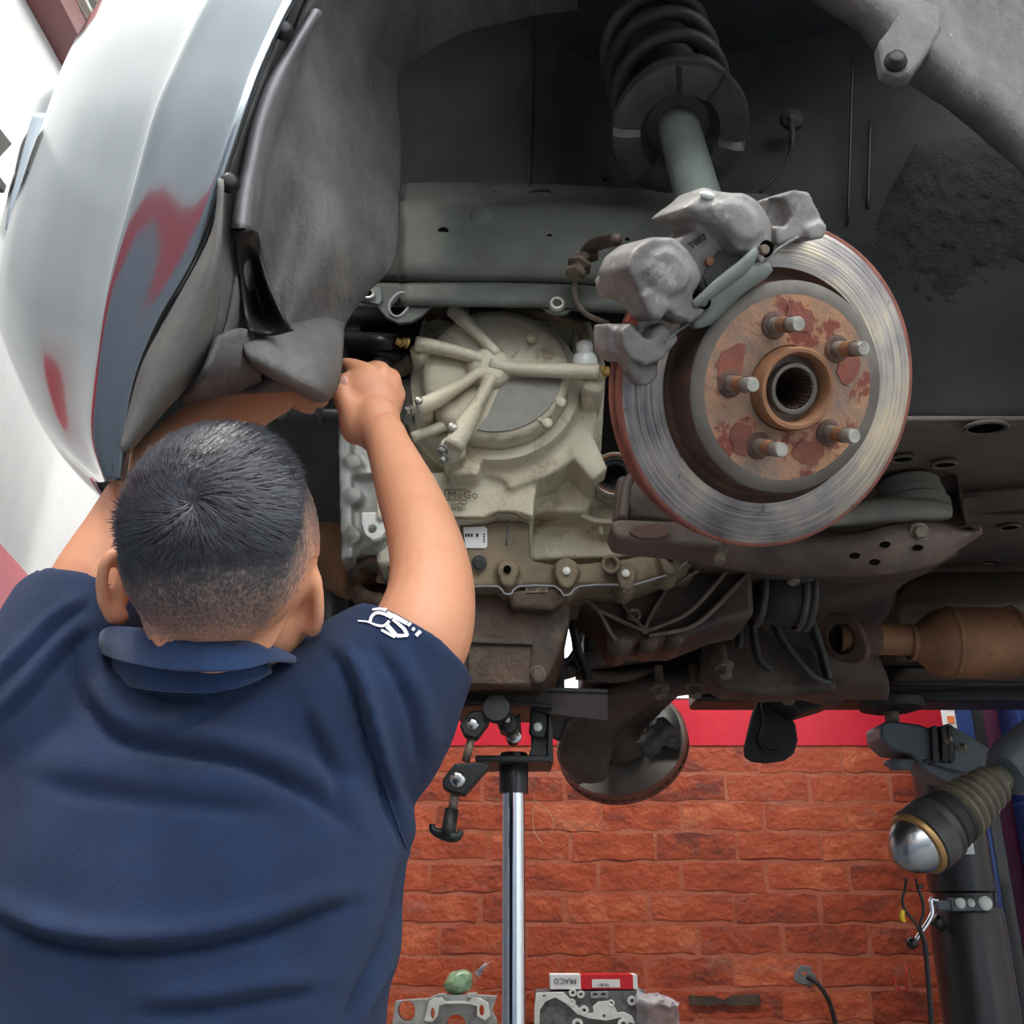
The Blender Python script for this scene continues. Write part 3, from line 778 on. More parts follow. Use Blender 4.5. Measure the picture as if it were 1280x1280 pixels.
def disc_material(name='disc_face', dark=1.0):
    m = bpy.data.materials.new(name); m.use_nodes = True
    nt = m.node_tree; N = nt.nodes; L = nt.links
    b = N['Principled BSDF']; b.inputs['Metallic'].default_value = 0.85
    tc = N.new('ShaderNodeTexCoord'); sp = N.new('ShaderNodeSeparateXYZ'); L.new(tc.outputs['Object'], sp.inputs[0])
    def math(op, a, c=None):
        q = N.new('ShaderNodeMath'); q.operation = op
        for i, s in enumerate((a, c)):
            if s is None: continue
            if isinstance(s, (int, float)): q.inputs[i].default_value = s
            else: L.new(s, q.inputs[i])
        return q.outputs[0]
    r = math('SQRT', math('ADD', math('MULTIPLY', sp.outputs[0], sp.outputs[0]), math('MULTIPLY', sp.outputs[1], sp.outputs[1])))
    an = math('ARCTAN2', sp.outputs[1], sp.outputs[0])
    cb = N.new('ShaderNodeCombineXYZ')
    L.new(math('MULTIPLY', r, 420.0), cb.inputs[0]); L.new(math('MULTIPLY', an, 1.2), cb.inputs[1])
    ns = N.new('ShaderNodeTexNoise'); ns.inputs['Scale'].default_value = 1.0; ns.inputs['Detail'].default_value = 5; L.new(cb.outputs[0], ns.inputs['Vector'])
    nl = N.new('ShaderNodeTexNoise'); nl.inputs['Scale'].default_value = 11; nl.inputs['Detail'].default_value = 4; L.new(tc.outputs['Object'], nl.inputs['Vector'])
    cr = N.new('ShaderNodeValToRGB'); e = cr.color_ramp.elements  # dark-to-golden contrast puts the steel's reflections into its colour
    e[0].position = .36; e[0].color = (*s2l(92 * dark, 86 * dark, 92 * dark), 1)
    e[1].position = .64; e[1].color = (*s2l(206 * dark, 190 * dark, 164 * dark), 1)
    x = e.new(.5); x.color = (*s2l(158 * dark, 152 * dark, 148 * dark), 1)
    mixf = math('ADD', math('MULTIPLY', ns.outputs['Fac'], .35), math('MULTIPLY', nl.outputs['Fac'], .65))
    L.new(mixf, cr.inputs['Fac'])
    # darker blotches
    nb = N.new('ShaderNodeTexNoise'); nb.inputs['Scale'].default_value = 34; nb.inputs['Detail'].default_value = 3; L.new(tc.outputs['Object'], nb.inputs['Vector'])
    mr = N.new('ShaderNodeMapRange'); mr.inputs['From Min'].default_value = .66; mr.inputs['From Max'].default_value = .70; L.new(nb.outputs['Fac'], mr.inputs['Value'])
    mx = N.new('ShaderNodeMix'); mx.data_type = 'RGBA'; mx.inputs[7].default_value = (*s2l(92 * dark, 86 * dark, 82 * dark), 1)
    L.new(cr.outputs['Color'], mx.inputs[6]); L.new(mr.outputs['Result'], mx.inputs[0]); L.new(mx.outputs[2], b.inputs['Base Color'])
    rr = N.new('ShaderNodeMapRange'); rr.inputs['To Min'].default_value = .28; rr.inputs['To Max'].default_value = .5; L.new(ns.outputs['Fac'], rr.inputs['Value']); L.new(rr.outputs['Result'], b.inputs['Roughness'])
    bp = N.new('ShaderNodeBump'); bp.inputs['Strength'].default_value = .25; bp.inputs['Distance'].default_value = .004
    L.new(ns.outputs['Fac'], bp.inputs['Height']); L.new(bp.outputs['Normal'], b.inputs['Normal'])
    b.inputs['Anisotropic'].default_value = 0.5
    return m
M['disc'] = disc_material()
M['hubrust'] = mat('hub_rust', s2l(128, 112, 102), .7, .2, col2=s2l(174, 130, 96), scale=22, amt=.4, bump=.3, bscale=160, col3=s2l(124, 66, 54), scale3=26, thr3=(.54, .6))
M['hatrim'] = mat('hat_rim', s2l(118, 112, 104), .6, .4, col2=s2l(96, 90, 84), scale=20)

Z3 = Vector((0, 0, 1)); O3 = Vector((0, 0, 0))
disc = local_build(MB().lathe([(.108, -.006), (.109, 0), (.146, 0), (.1475, -.001)], O3, Z3, 96, cap0=False, cap1=False), 'brake_disc', M['disc'], car, DM, angle=40,
                   label='scored steel brake disc with rusty hub')
local_build(MB().lathe([(.1475, -.001), (.151, -.0012), (.1515, -.003), (.1515, -.009), (.149, -.0095), (.140, -.010)], O3, Z3, 96, cap0=False, cap1=False), 'disc_rim', M['rust_edge'], disc, DM)
local_build(MB().lathe([(.140, -.009), (.143, -.0095), (.143, -.018), (.140, -.0185)], O3, Z3, 96, cap0=False, cap1=False), 'vent_gap', M['rust_dark'], disc, DM)
local_build(MB().lathe([(.140, -.018), (.1505, -.018), (.1515, -.019), (.1515, -.026), (.150, -.0275), (.09, -.0275)], O3, Z3, 96, cap0=False, cap1=False), 'rear_plate', M['rust_edge'], disc, DM)
local_build(MB().lathe([(.109, -.002), (.104, -.010), (.1015, -.012), (.0985, -.010), (.0965, -.004), (.0955, .012), (.0955, .0275)], O3, Z3, 96, cap0=False, cap1=False), 'hat_wall', M['rust_dark'], disc, DM)
local_build(MB().lathe([(.0955, .0275), (.0935, .0300), (.083, .0305)], O3, Z3, 96, cap0=False, cap1=False), 'hat_rim', M['hatrim'], disc, DM)
local_build(MB().lathe([(.083, .0305), (.060, .0303), (.040, .0303), (.0385, .030)], O3, Z3, 96, cap0=False, cap1=False), 'hat_face', M['hubrust'], disc, DM)
# pilot ring of the hub and the recess inside it
local_build(MB().lathe([(.0375, .029), (.0372, .044), (.0355, .0465), (.0325, .0465), (.0305, .044), (.0295, .032), (.0285, .030)], O3, Z3, 64, cap0=False, cap1=False), 'pilot_ring', M['exhaust'], disc, DM, angle=50)
local_build(MB().lathe([(.029, .0305), (.0235, .0315), (.0225, .040), (.0195, .0405), (.0185, .039)], O3, Z3, 48, cap0=False, cap1=False), 'axle_collar', M['hatrim'], disc, DM, angle=50)
m = MB(); n = 28
rr = []
for h in (.0395, -.03):
    ring = []
    for i in range(n * 4):
        a = 2 * pi * i / (n * 4)
        ring.append(Vector((cos(a), sin(a), 0)) * (.0168 if (i % 4) in (0, 1) else .0188) + Vector((0, 0, h)))
    rr.append(ring)
m.rings(rr, False, True)
local_build(m, 'spline_bore', M['rust_dark'], disc, DM, smooth=False)
invD = DM.inverted()
for (x, y) in ((967, 404), (1040, 441), (1029, 534), (947, 559), (910, 479)):
    q = invD @ dpl(x, y, .0305); q.z = 0
    q = q.normalized() * .0585
    local_build(MB().lathe([(.0125, .0300), (.0125, .0312), (.0085, .0315)], q, Z3, 20), 'stud_seat', M['rust_dark'], disc, DM)
    st = local_build(MB().lathe([(.0069, .030), (.0069, .0415), (.0064, .043), (.0064, .063), (.0066, .064), (.0066, .0705), (.0056, .0725)], q, Z3, 20), 'wheel_stud', M['steel'], disc, DM, angle=40)
    m = MB()
    m.lathe([(.0071, .044), (.0071, .058)], q, Z3, 20, cap0=False, cap1=False)
    o = m.build('rust_band', M['exhaust'], st)
# cast pads on the hat between the studs (flaking rust plates)
for k, ang in enumerate((.15, 1.25, 2.55, 3.75, 4.9)):
    pts = []
    g = random.Random(k)
    for i in range(16):
        a = 2 * pi * i / 16
        rr_x = (.017 + g.uniform(-.004, .003)); rr_y = (.012 + g.uniform(-.003, .003))
        pts.append(Vector((.063 * cos(ang + .35) + rr_x * cos(a) * -sin(ang) + rr_y * sin(a) * cos(ang), .063 * sin(ang + .35) + rr_x * cos(a) * cos(ang) + rr_y * sin(a) * sin(ang), .0300)))
    local_build(MB().prism(pts, Vector((0, 0, .0012))), 'rust_scale', M['rust_edge'], disc, DM, smooth=False)

# ---- brake caliper over the top left of the disc
def dprism(m, pts, h0, h1):
    return m.prism([dpl(x, y, h0) for x, y in pts], DN * (h1 - h0))
m = MB()
dprism(m, [(783, 334), (792, 312), (815, 295), (845, 296), (863, 313), (877, 334), (878, 353), (866, 369), (872, 384), (886, 380), (880, 394), (865, 405), (838, 391), (815, 378), (797, 362)], .040, -.034)
dprism(m, [(806, 338), (818, 318), (838, 310), (856, 324), (866, 342), (860, 358), (842, 368), (822, 360)], .045, .0)
dprism(m, [(853, 262), (866, 250), (890, 236), (915, 240), (932, 240), (950, 250), (967, 278), (967, 310), (952, 330), (943, 316), (922, 313), (903, 289), (879, 269)], .040, -.034)
dprism(m, [(884, 258), (902, 250), (930, 252), (948, 268), (954, 290), (942, 302), (924, 298), (902, 276)], .045, .0)
dprism(m, [(838, 306), (885, 276), (915, 312), (930, 330), (884, 372), (868, 345)], .018, -.034)
dprism(m, [(800, 370), (818, 360), (840, 382), (826, 402), (812, 396)], .044, .0)
dprism(m, [(765, 345), (790, 318), (810, 340), (790, 372), (770, 368)], .0, -.05)
dprism(m, [(845, 262), (880, 232), (905, 240), (880, 275)], .0, -.05)
cal = m.build('brake_caliper', M['cast_grey'], car, remesh=0.0026, rsm=11, label='weathered grey brake caliper over the disc')
# pins, anti-rattle spring, recess shade painted as a dark plate
def dcyl(px, py, h0, h1, r, mt, name, parent, n=20):
    return MB().lathe([(r, 0), (r, (h1 - h0) * .85), (r * .8, h1 - h0)], dpl(px, py, h0), DN, n=n).build(name, mt, parent, angle=40)
dcyl(868, 378, .020, .0415, .0070, M['hole_shade'], 'pin_bore', cal)
dcyl(944, 313, .020, .0415, .0078, M['hole_shade'], 'pin_bore', cal)
dcyl(870, 378, .030, .046, .0045, M['bolt_dirty'], 'guide_pin', cal)
dcyl(946, 314, .030, .046, .0045, M['bolt_dirty'], 'guide_pin', cal)
m = MB()
dprism(m, [(889, 326), (897, 314), (910, 309), (926, 314), (934, 326), (918, 340), (885, 362), (878, 346)], .0195, .0215)
m.build('recess_shade', M['strut_black'], cal, smooth=False)
dcyl(886, 327, .020, .024, .0038, M['exhaust'], 'rivet', cal)
m = MB()
rows = []
for (x, y, w, h) in ((866, 382, 4, .050), (882, 370, 6, .052), (905, 352, 8, .053), (928, 334, 8, .053), (940, 320, 6, .052), (945, 312, 4, .048)):
    rows.append([dpl(x - w * .5, y - w, h), dpl(x + w * .5, y + w, h)])
m.loft(rows, 2, 3).build('retaining_spring', M['strut_green'], cal, solid=0.003)
# brake pad backing plate edge below the caliper
rows = []
for (x, y, w) in ((862, 408, 4), (876, 398, 10), (892, 378, 14), (915, 356, 14), (940, 342, 12), (955, 334, 6)):
    rows.append([dpl(x - w * .5, y - w * .8, .026), dpl(x + w * .5, y + w * .8, .026)])
m = MB().loft(rows, 2, 3)
m.build('brake_pad', M['strut_green'], cal, solid=0.012, soff=1)
MB().tube([dpl(x, y, .03) for x, y in [(830, 428), (850, 412), (868, 398), (882, 372), (905, 352), (945, 336), (972, 312), (998, 296)]], .0013, 6, 4).build('pad_wire', M['strut_green'], cal)
# torque bracket ends
m = MB()
dprism(m, [(776, 412), (789, 403), (808, 424), (818, 422), (818, 410), (829, 403), (848, 420), (850, 425), (826, 452), (806, 458), (788, 448), (778, 432)], .026, .002)
dprism(m, [(760, 404), (800, 406), (800, 456), (775, 452), (762, 440)], .006, -.035)
dprism(m, [(786, 446), (806, 456), (824, 454), (822, 472), (812, 482), (802, 483), (786, 464)], .018, -.004)
lb = m.build('torque_bracket', M['cast_grey'], cal, remesh=0.0026, rsm=3)
MB().prism([dpl(x, y, -.004) for x, y in [(781, 402), (791, 382), (799, 386), (792, 410)]], DN * .007).build('pad_edge', M['pad_red'], cal, smooth=False)
m = MB()
dprism(m, [(965, 246), (992, 237), (1012, 239), (1029, 275), (1012, 292), (986, 306), (970, 305), (968, 281), (982, 284), (991, 270), (982, 250)], .026, -.004)
dprism(m, [(1010, 284), (1030, 274), (1036, 288), (1030, 298), (1012, 300)], .030, .0)
dprism(m, [(955, 250), (975, 244), (985, 262), (972, 284), (958, 276)], .010, -.03)
m.build('torque_bracket', M['cast_grey'], cal, remesh=0.0026, rsm=3)
# ring of dry mud on top of the caliper
MB().ell(dpl(884, 244, .0405), (.0075, .0035, .003), dx, dy, dz, 12, 6).build('mud_fleck', M['gasket'], cal)

# ---- strut: tube, spring seat, coil spring, rubber boot
SA = Vector((-0.02, 0.37, 0.93)).normalized()           # up along the strut
SS = PY(850, 166, 1.13)
sx, sy, sz = frame(SA, Vector((0, 1, 0)))
strut = MB().lathe([(.029, -.30), (.029, .0), (.029, .06)], SS, SA, 32).build('strut', M['strut_green'], car, label='grey-green strut tube with black coil spring', angle=40)
m = MB()
rr = []
N_ = 72
for (r, h) in ((.030, .020), (.044, .022), (.048, .014), (.056, .0), (.082, -.002), (.094, .004), (.097, .010), (.097, .013), (.092, .009), (.058, .006), (.046, .026), (.030, .028)):
    ring = []
    for j in range(N_):
        a = 2 * pi * j / N_
        hh = h
        if .055 < r < .098:
            q = (a % (2 * pi))
            if 0.2 < q < 0.9: hh -= .012
            if 2.2 < q < 3.2: hh -= .010
            if 4.6 < q < 5.3: hh -= .008
        ring.append(SS + SA * hh + (sx * cos(a) + sy * sin(a)) * r)
    rr.append(ring)
m.rings(rr, False, False)
m.build('spring_seat', M['strut_black'], strut, angle=35)
pts = []
for i in range(150):
    t = i / 149
    a = 2 * pi * 3.7 * t + 2.4
    R_ = .078 + .004 * sin(t * 3)
    pts.append(SS + SA * (.018 + .30 * t) + (sx * cos(a) + sy * sin(a)) * R_)
MB().tube(pts, .0105, 12).build('coil_spring', M['spring'], strut)
prof = []
for i in range(40):
    prof.append((.046 + .006 * (i % 4 in (1, 2)), .03 + i * .0075))
MB().lathe(prof, SS, SA, 28).build('bump_boot', M['rubber'], strut)
kn = MB()
kn.tube([SS - SA * .26, SS - SA * .33 - DN * .02, DC - DN * .09], [.045, .05, .06], 16, 4)
kn.lathe([(.07, -.11), (.075, -.06), (.06, -.035)], DC, DN, 24)
kn.build('knuckle', M['subframe'], car, remesh=.005, rsm=2)

# ---- brake hose and its union left of the caliper
hz = 1.10
m = MB().tube([PY(x, y, Y) for x, y, Y in [(770, 300, 1.06), (752, 303, 1.12), (738, 310, 1.15), (730, 322, 1.16)]], [.008, .009, .0095, .0095], 12, 4)
hose = m.build('brake_hose', M['oily'], car)
ctr = PY(724, 332, 1.16)
MB().lathe([(.010, -.020), (.015, -.018), (.015, -.012), (.010, -.010), (.010, -.004), (.018, -.002), (.018, .003), (.011, .005), (.012, .018), (.007, .022)], ctr, Vector((.35, .1, .9)), 6).build('hose_union', M['bolt_dirty'], hose, smooth=False)
MB().tube([PY(x, y, Y) for x, y, Y in [(722, 346, 1.17), (718, 362, 1.18), (722, 380, 1.19), (735, 394, 1.20), (760, 404, 1.22)]], .004, 8, 5).build('brake_line', M['bolt_dirty'], hose)
MB().box(PY(733, 322, 1.155), (.032, .014, .012), Vector((.9, 0, .3)).normalized(), Vector((0, 1, 0)), Vector((-.3, 0, .9)).normalized()).build('line_clip', M['oily'], hose, bevel=.002)

# ---- gearbox hanging between the frame rail and the oil pan
NY = Vector((0, -1, 0)); EY = Vector((0, 1, 0))
def yprism(m, pts, Y0, Y1):
    return m.prism([PY(x, y, Y0) for x, y in pts], Vector((0, Y1 - Y0, 0)))
TC = PY(619, 466, 1.27)
m = MB()
m.lathe([(.122, -.03), (.122, -.07), (.135, -.075), (.135, -.11), (.15, -.112), (.15, -.30)], TC, NY, 64)
yprism(m, [(530, 392), (720, 400), (757, 452), (757, 470), (752, 560), (735, 640), (672, 640), (500, 640), (500, 500)], 1.40, 1.62)
yprism(m, [(716, 400), (738, 400), (757, 454), (757, 472), (748, 500), (742, 545), (760, 585), (740, 600), (716, 570)], 1.32, 1.5)
yprism(m, [(470, 596), (560, 588), (590, 600), (672, 596), (666, 648), (648, 640), (620, 640), (606, 647), (470, 650)], 1.335, 1.6)
yprism(m, [(470, 648), (664, 646), (664, 706), (470, 706)], 1.37, 1.6)
yprism(m, [(590, 596), (600, 590), (632, 600), (636, 612), (690, 592), (716, 575), (716, 540), (590, 560)], 1.325, 1.5)
m.ell(PY(725, 634, 1.54), (.10, .115, .085))
m.ell(PY(775, 672, 1.52), (.10, .10, .05))
yprism(m, [(664, 600), (690, 590), (720, 640), (748, 655), (830, 656), (860, 692), (664, 700)], 1.455, 1.7)
yprism(m, [(560, 588), (574, 566), (596, 566), (602, 586), (596, 594), (562, 594)], 1.30, 1.4)
case = m.build('gearbox', M['alu'], car, remesh=0.0042, rsm=3, label='pale cast aluminium gearbox with round end cover')
# left bell housing in greyer metal
m = MB()
yprism(m, [(426, 532), (500, 520), (520, 560), (520, 690), (426, 694)], 1.37, 1.55)
yprism(m, [(422, 532), (438, 530), (440, 696), (426, 700)], 1.35, 1.56)
yprism(m, [(440, 586), (476, 588), (476, 592), (440, 594)], 1.355, 1.4)
for (x, y) in ((442, 576), (442, 618), (440, 668)):
    m.lathe([(.012, 0), (.012, .05)], PY(x, y, 1.345), EY, 14)
m.build('bell_housing', M['alu_grey'], case, remesh=.0035, rsm=2)
m = MB().holed([PY(x, y, 1.342) for x, y in [(452, 640), (476, 640), (482, 664), (476, 672), (466, 675), (456, 668), (452, 655)]], [circ(PY(465, 661, 1.342), .0062, RGT, Vector((0, 0, 1)), 14)], Vector((0, .012, 0)))
m.build('housing_tab', M['gasket'], case, smooth=False, bevel=.0015)
# round end cover
m = MB()
m.lathe([(.02, .004), (.088, .004), (.099, .001), (.104, -.006), (.106, -.05)], TC, NY, 72)
m.lathe([(.108, -.028), (.121, -.030), (.124, -.036), (.124, -.06)], TC, NY, 72, cap0=False, cap1=False)
cov = m.build('end_cover', M['alu'], case, angle=50)
# the unpainted quarter of the cover
xx, yy, zz = frame(NY)
sec = []
def tc_ang(px, py):
    q = PY(px, py, 1.265) - TC
    return atan2(q.z, q.x)
A0 = tc_ang(598, 532); A1 = tc_ang(708, 474) 
if A1 < A0: A1 += 2 * pi
inn = [PY(609, 520, 1.2645), PY(628, 476, 1.2645), PY(650, 472, 1.2645)]
arc = [TC + Vector((cos(a), 0, sin(a))) * .0945 + Vector((0, -.0055, 0)) for a in [A0 + (A1 - A0) * i / 16 for i in range(17)]]
MB().prism(list(reversed(arc)) + inn, Vector((0, .002, 0))).build('bare_patch', M['cover_dark'], case, smooth=False)
# cast spider: centre boss and five ribs
H = PY(612, 458, 1.258)
m = MB().lathe([(.034, -.012), (.031, .002), (.022, .010), (.008, .012)], H, NY, 24)
m.build('rib_boss', M['alu'], case)
for (pts, r0, r1) in (([(612, 456, 1.252), (655, 462, 1.252), (720, 464, 1.25), (748, 465, 1.25)], .0095, .011),
                    ([(622, 444, 1.252), (600, 420, 1.252), (578, 398, 1.255), (566, 388, 1.26)],   .0085, .011),
                    ([(604, 450, 1.252), (570, 440, 1.252), (535, 432, 1.25), (520, 430, 1.25)], .0095, .011),
                    ([(602, 464, 1.252), (575, 482, 1.252), (545, 500, 1.25), (522, 510, 1.25)], .009, .012),
                    ([(614, 470, 1.252), (600, 500, 1.252), (580, 535, 1.25), (566, 560, 1.25)], .0095, .014)):
    q = [PY(*p) for p in pts]
    MB().tube(q, [r0, r0, r1, r1], 14, 3).build('cast_rib', M['alu'], case)
for (x, y, r, h) in ((525, 438, .014, .05), (528, 508, .014, .06), (566, 558, .017, .06), (742, 478, .016, .04)):
    MB().lathe([(r, 0), (r, .03), (r * .95, h + .05)], PY(x, y, 1.258), EY, 16).build('rib_foot', M['alu'], case)
for (x, y, r, mt) in ((664, 455 - 30, .0065, 'alu'), (701, 505, .0075, 'alu'), (684, 531, .0075, 'alu'), (524, 503, .006, 'steel'), (566, 536, .0072, 'steel'), (606, 466, .003, 'alu')):
    MB().lathe([(r, 0), (r, .006), (r * .8, .008)], PY(x, y, 1.243 if mt == 'steel' else 1.262), NY, 16).build('cover_stud', M[mt], case)
for (a, b) in (((664, 425), (640, 448)), ((701, 505), (683, 492)), ((684, 531), (664, 518)), ((616, 448), (602, 420))):
    MB().tube([PY(a[0], a[1], 1.27), PY(b[0], b[1], 1.268)], .0035, 8).build('fine_rib', M['alu'], case)
for (x, y, r, mt, ax) in ((513, 513, .0058, 'steel', (-.75, -.5, -.45)), (554, 562, .0064, 'steel', (-.45, -.5, -.75)), (556, 573, .005, 'steel', (-.45, -.5, -.75)), (754, 465, .0065, 'bolt_gold', (.85, -.4, 0)), (510, 429, .006, 'bolt_gold', (-.85, -.45, .1)), (503, 429, .005, 'bolt_gold', (-.85, -.45, .1))):
    bolt('bolt', PY(x, y, 1.245), Vector(ax).normalized(), r, .009, M[mt], case)
MB().lathe([(.010, 0), (.010, .03)], PY(492, 430, 1.26), Vector((-.9, 0, .1)), 14).build('sensor_plug', M['black'], case)
# arc rib crossing under the cover, and the long web towards the differential
MB().tube([PY(x, y, 1.285) for x, y in [(515, 547), (535, 540), (560, 530), (575, 520)]], .008, 10, 3).build('cast_rib', M['alu'], case)
MB().tube([PY(x, y, 1.39) for x, y in [(694, 520), (712, 555), (728, 592), (742, 606), (760, 616)]], .0042, 8, 4).build('web_rib', M['alu'], case)
MB().tube([PY(x, y, 1.415) for x, y in [(676, 592), (684, 590), (694, 612), (706, 630), (722, 640), (745, 651), (795, 653)]], .005, 8, 4).build('web_rib', M['alu'], case)
MB().tube([PY(x, y, 1.425) for x, y in [(750, 652), (751, 668)]], .004, 8).build('web_rib', M['alu'], case)
MB().tube([PY(x, y, 1.33) for x, y in [(562, 647), (606, 647), (622, 640), (645, 641), (655, 648), (664, 648)]], .0022, 6, 2).build('mating_seam', M['alu_dirty'], case)
# lower wall in oil-stained metal with the pan rail and its bosses
m = MB()
yprism(m, [(575, 651), (662, 650), (664, 700), (700, 706), (770, 700), (835, 688), (862, 690), (868, 700), (846, 712), (795, 728), (575, 734)], 1.362, 1.55)
for (x, y, r) in ((635, 712, .016), (708, 712, .018), (783, 716, .015), (838, 696, .017)):
    m.lathe([(r, 0), (r * 1.05, .06)], PY(x, y, 1.345), EY, 16)
    m.lathe([(r * .7, 0), (r, .06)], PY(x, y + 12, 1.345), EY, 16)
rail2 = m.build('pan_rail', M['alu_dirty'], case, remesh=.0038, rsm=2)
MB().lathe([(.012, -.02), (.013, .012), (.009, .013), (.0075, .004)], PY(764, 706, 1.342), Vector((-.2, -1, -.25)), 18).build('drain_boss', M['alu_dirty'], case)
for (x, y) in ((708, 714), (782, 717)):
    MB().lathe([(.0055, 0), (.0055, .003)], PY(x, y, 1.343), NY, 14).build('boss_pin', M['gasket'], case)
for (x, y) in ((634, 712), (838, 697)):
    MB().lathe([(.0055, 0), (.0055, .003)], PY(x, y, 1.343), NY, 10).build('boss_bore', M['hole_shade'], case)
MB().tube([PY(x, y, 1.352) for x, y in [(586, 734), (622, 733), (630, 742), (640, 742), (648, 733), (694, 733), (704, 744), (714, 742), (724, 733), (772, 731), (780, 740), (790, 732), (830, 720), (848, 710), (862, 700)]], .0016, 6, 2).build('pan_gasket', M['liner_light'], case)
bolt('bolt', PY(599, 703, 1.355), Vector((0, -1, -.5)).normalized(), .008, .012, M['strut_black'], case)
# round axle opening with its seal
ac = PY(769, 592, 1.352)
aa = Vector((-.05, -1, -.05)).normalized()
MB().lathe([(.034, -.05), (.034, .0), (.0315, .003), (.030, .0)], ac, aa, 40, cap0=False, cap1=False).build('seal_housing', M['steel'], case)
MB().lathe([(.030, -.001), (.0295, .0025), (.0275, .0025), (.0265, -.002)], ac, aa, 40, cap0=False, cap1=False).build('seal_band', M['exhaust'], case)
MB().lathe([(.0265, -.002), (.025, .0), (.022, -.004), (.020, -.008), (.0185, -.004), (.017, -.012), (.016, -.05), (.001, -.05)], ac, aa, 40, cap0=False).build('oil_seal', M['black'], case)
# sticker with printed code lines (the square code itself stays blank)
st = MB().prism([PY(x, y, 1.3595) for x, y in [(579, 659), (606, 658), (609, 661), (609, 683), (606, 685), (582, 685)]], Vector((0, .0015, 0))).build('part_sticker', M['white_paper'], case, smooth=False)
m = MB()
for (x0, x1) in ((581.5, 584), (585, 587.5), (588.5, 591), (595, 598)):
    m.prism([PY(x, y, 1.3588) for x, y in [(x0, 667), (x1, 667), (x1, 671), (x0, 671)]], Vector((0, .0005, 0)))
for (y0) in (667, 670, 673, 676):
    m.prism([PY(x, y, 1.3588) for x, y in [(604, y0), (606, y0), (606, y0 + 2), (604, y0 + 2)]], Vector((0, .0005, 0)))
m.build('print', M['ink'], st, smooth=False)
MB().tube([PY(635, 646, 1.366), PY(635, 662, 1.361), PY(633, 681, 1.361)], .0016, 6, 2).build('chalk_mark', M['strut_green'], case)

def text_mesh(name, s, origin, xdir, ydir, size, material, parent, extrude=.0006, align='LEFT'):
    cu = bpy.data.curves.new(name, 'FONT'); cu.body = s; cu.size = size; cu.extrude = extrude; cu.align_x = align; cu.resolution_u = 2
    t = bpy.data.objects.new(name, cu); COL.objects.link(t)
    dg = bpy.context.evaluated_depsgraph_get(); dg.update()
    me = bpy.data.meshes.new_from_object(t.evaluated_get(dg))
    bpy.data.objects.remove(t, do_unlink=True)
    x = xdir.normalized(); z = x.cross(ydir).normalized(); y = z.cross(x)
    Mw = Matrix(((x.x, y.x, z.x, origin.x), (x.y, y.y, z.y, origin.y), (x.z, y.z, z.z, origin.z), (0, 0, 0, 1)))
    me.transform(Mw)
    me.materials.clear()
    return link(name, me, parent, material)
ZU = Vector((0, 0, 1))
text_mesh('cast_lettering', 'MoGo', PY(559, 623, 1.327), RGT, ZU, .0165, M['ink_grey'], case)
text_mesh('cast_lettering', 'CuJFec', PY(563, 632, 1.329), RGT, ZU, .008, M['ink_grey'], case)
text_mesh('cast_lettering', '09351', PY(564, 638, 1.330), RGT, ZU, .008, M['ink_grey'], case)
m = MB().tube([PY(x, y, 1.327) for x, y in [(556, 612), (584, 612), (584, 625), (556, 625), (556, 612)]], .0008, 5)
m.build('letter_frame', M['ink_grey'], case)
# cooler pipe and fitting right of the cover
MB().tube([PY(x, y, Y) for x, y, Y in [(630, 384, 1.33), (660, 390, 1.30), (700, 398, 1.28), (722, 406, 1.27), (730, 420, 1.265), (731, 440, 1.265)]], .0075, 10, 4).build('cooler_pipe', M['alu_dirty'], case)
MB().lathe([(.009, .03), (.012, .028), (.012, .018), (.0095, .016), (.0095, .010), (.016, .008), (.018, .0), (.018, -.02)], PY(731, 452, 1.262), ZU, 20).build('pipe_fitting', M['gasket'], case)
# oil-stained lumps and hoses left of and above the cover
m = MB()
yprism(m, [(425, 380), (530, 376), (560, 400), (520, 430), (510, 500), (425, 520)], 1.44, 1.65)
m.tube([PY(430, 400, 1.42), PY(520, 396, 1.42)], .02, 10); m.tube([PY(430, 425, 1.42), PY(510, 430, 1.40)], .016, 10)
m.tube([PY(470, 455, 1.41), PY(505, 470, 1.38), PY(512, 500, 1.36)], .014, 10)
m.build('engine_top', M['grime'], car, remesh=.005, rsm=2)
for x in (512, 526):
    MB().tube([PY(x, 478, 1.34), PY(x, 505, 1.34), PY(x + 2, 530, 1.35)], .011, 10, 3).build('fin_rib', M['alu_grey'], case)
MB().tube([PY(470, 466, 1.36), PY(500, 462, 1.34), PY(516, 452, 1.33)], [.010, .012, .014], 10, 4).build('shift_lever', M['alu_dirty'], case)
MB().tube([PY(530, 378, 1.34), PY(550, 376, 1.33), PY(575, 392, 1.31)], [.03, .028, .018], 12, 4).build('cast_neck', M['oily'], case)
# engine block added as black backing: darkens the view between the rail and the sump
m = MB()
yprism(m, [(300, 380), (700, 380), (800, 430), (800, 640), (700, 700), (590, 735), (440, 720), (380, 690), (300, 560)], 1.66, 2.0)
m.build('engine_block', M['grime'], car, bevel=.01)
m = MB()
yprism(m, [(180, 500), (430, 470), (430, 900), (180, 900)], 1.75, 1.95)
m.build('bay_backing', M['black'], car, bevel=.01)  # black box added to keep the recess beside the gearbox dark
# corrugated hose end and connector by the left hand
MB().lathe([(.010 + .003 * (i % 2), i * .004) for i in range(12)], PY(332, 514, 1.33), Vector((1, 0, .02)), 16).build('corrugated_hose', M['alu_grey'], car)
MB().lathe([(.017, 0), (.0175, .002), (.0175, .046), (.015, .048), (.009, .049), (.009, .075)], PY(362, 517, 1.335), Vector((1, 0, -.03)), 12).build('hose_connector', M['strut_black'], car, smooth=False)
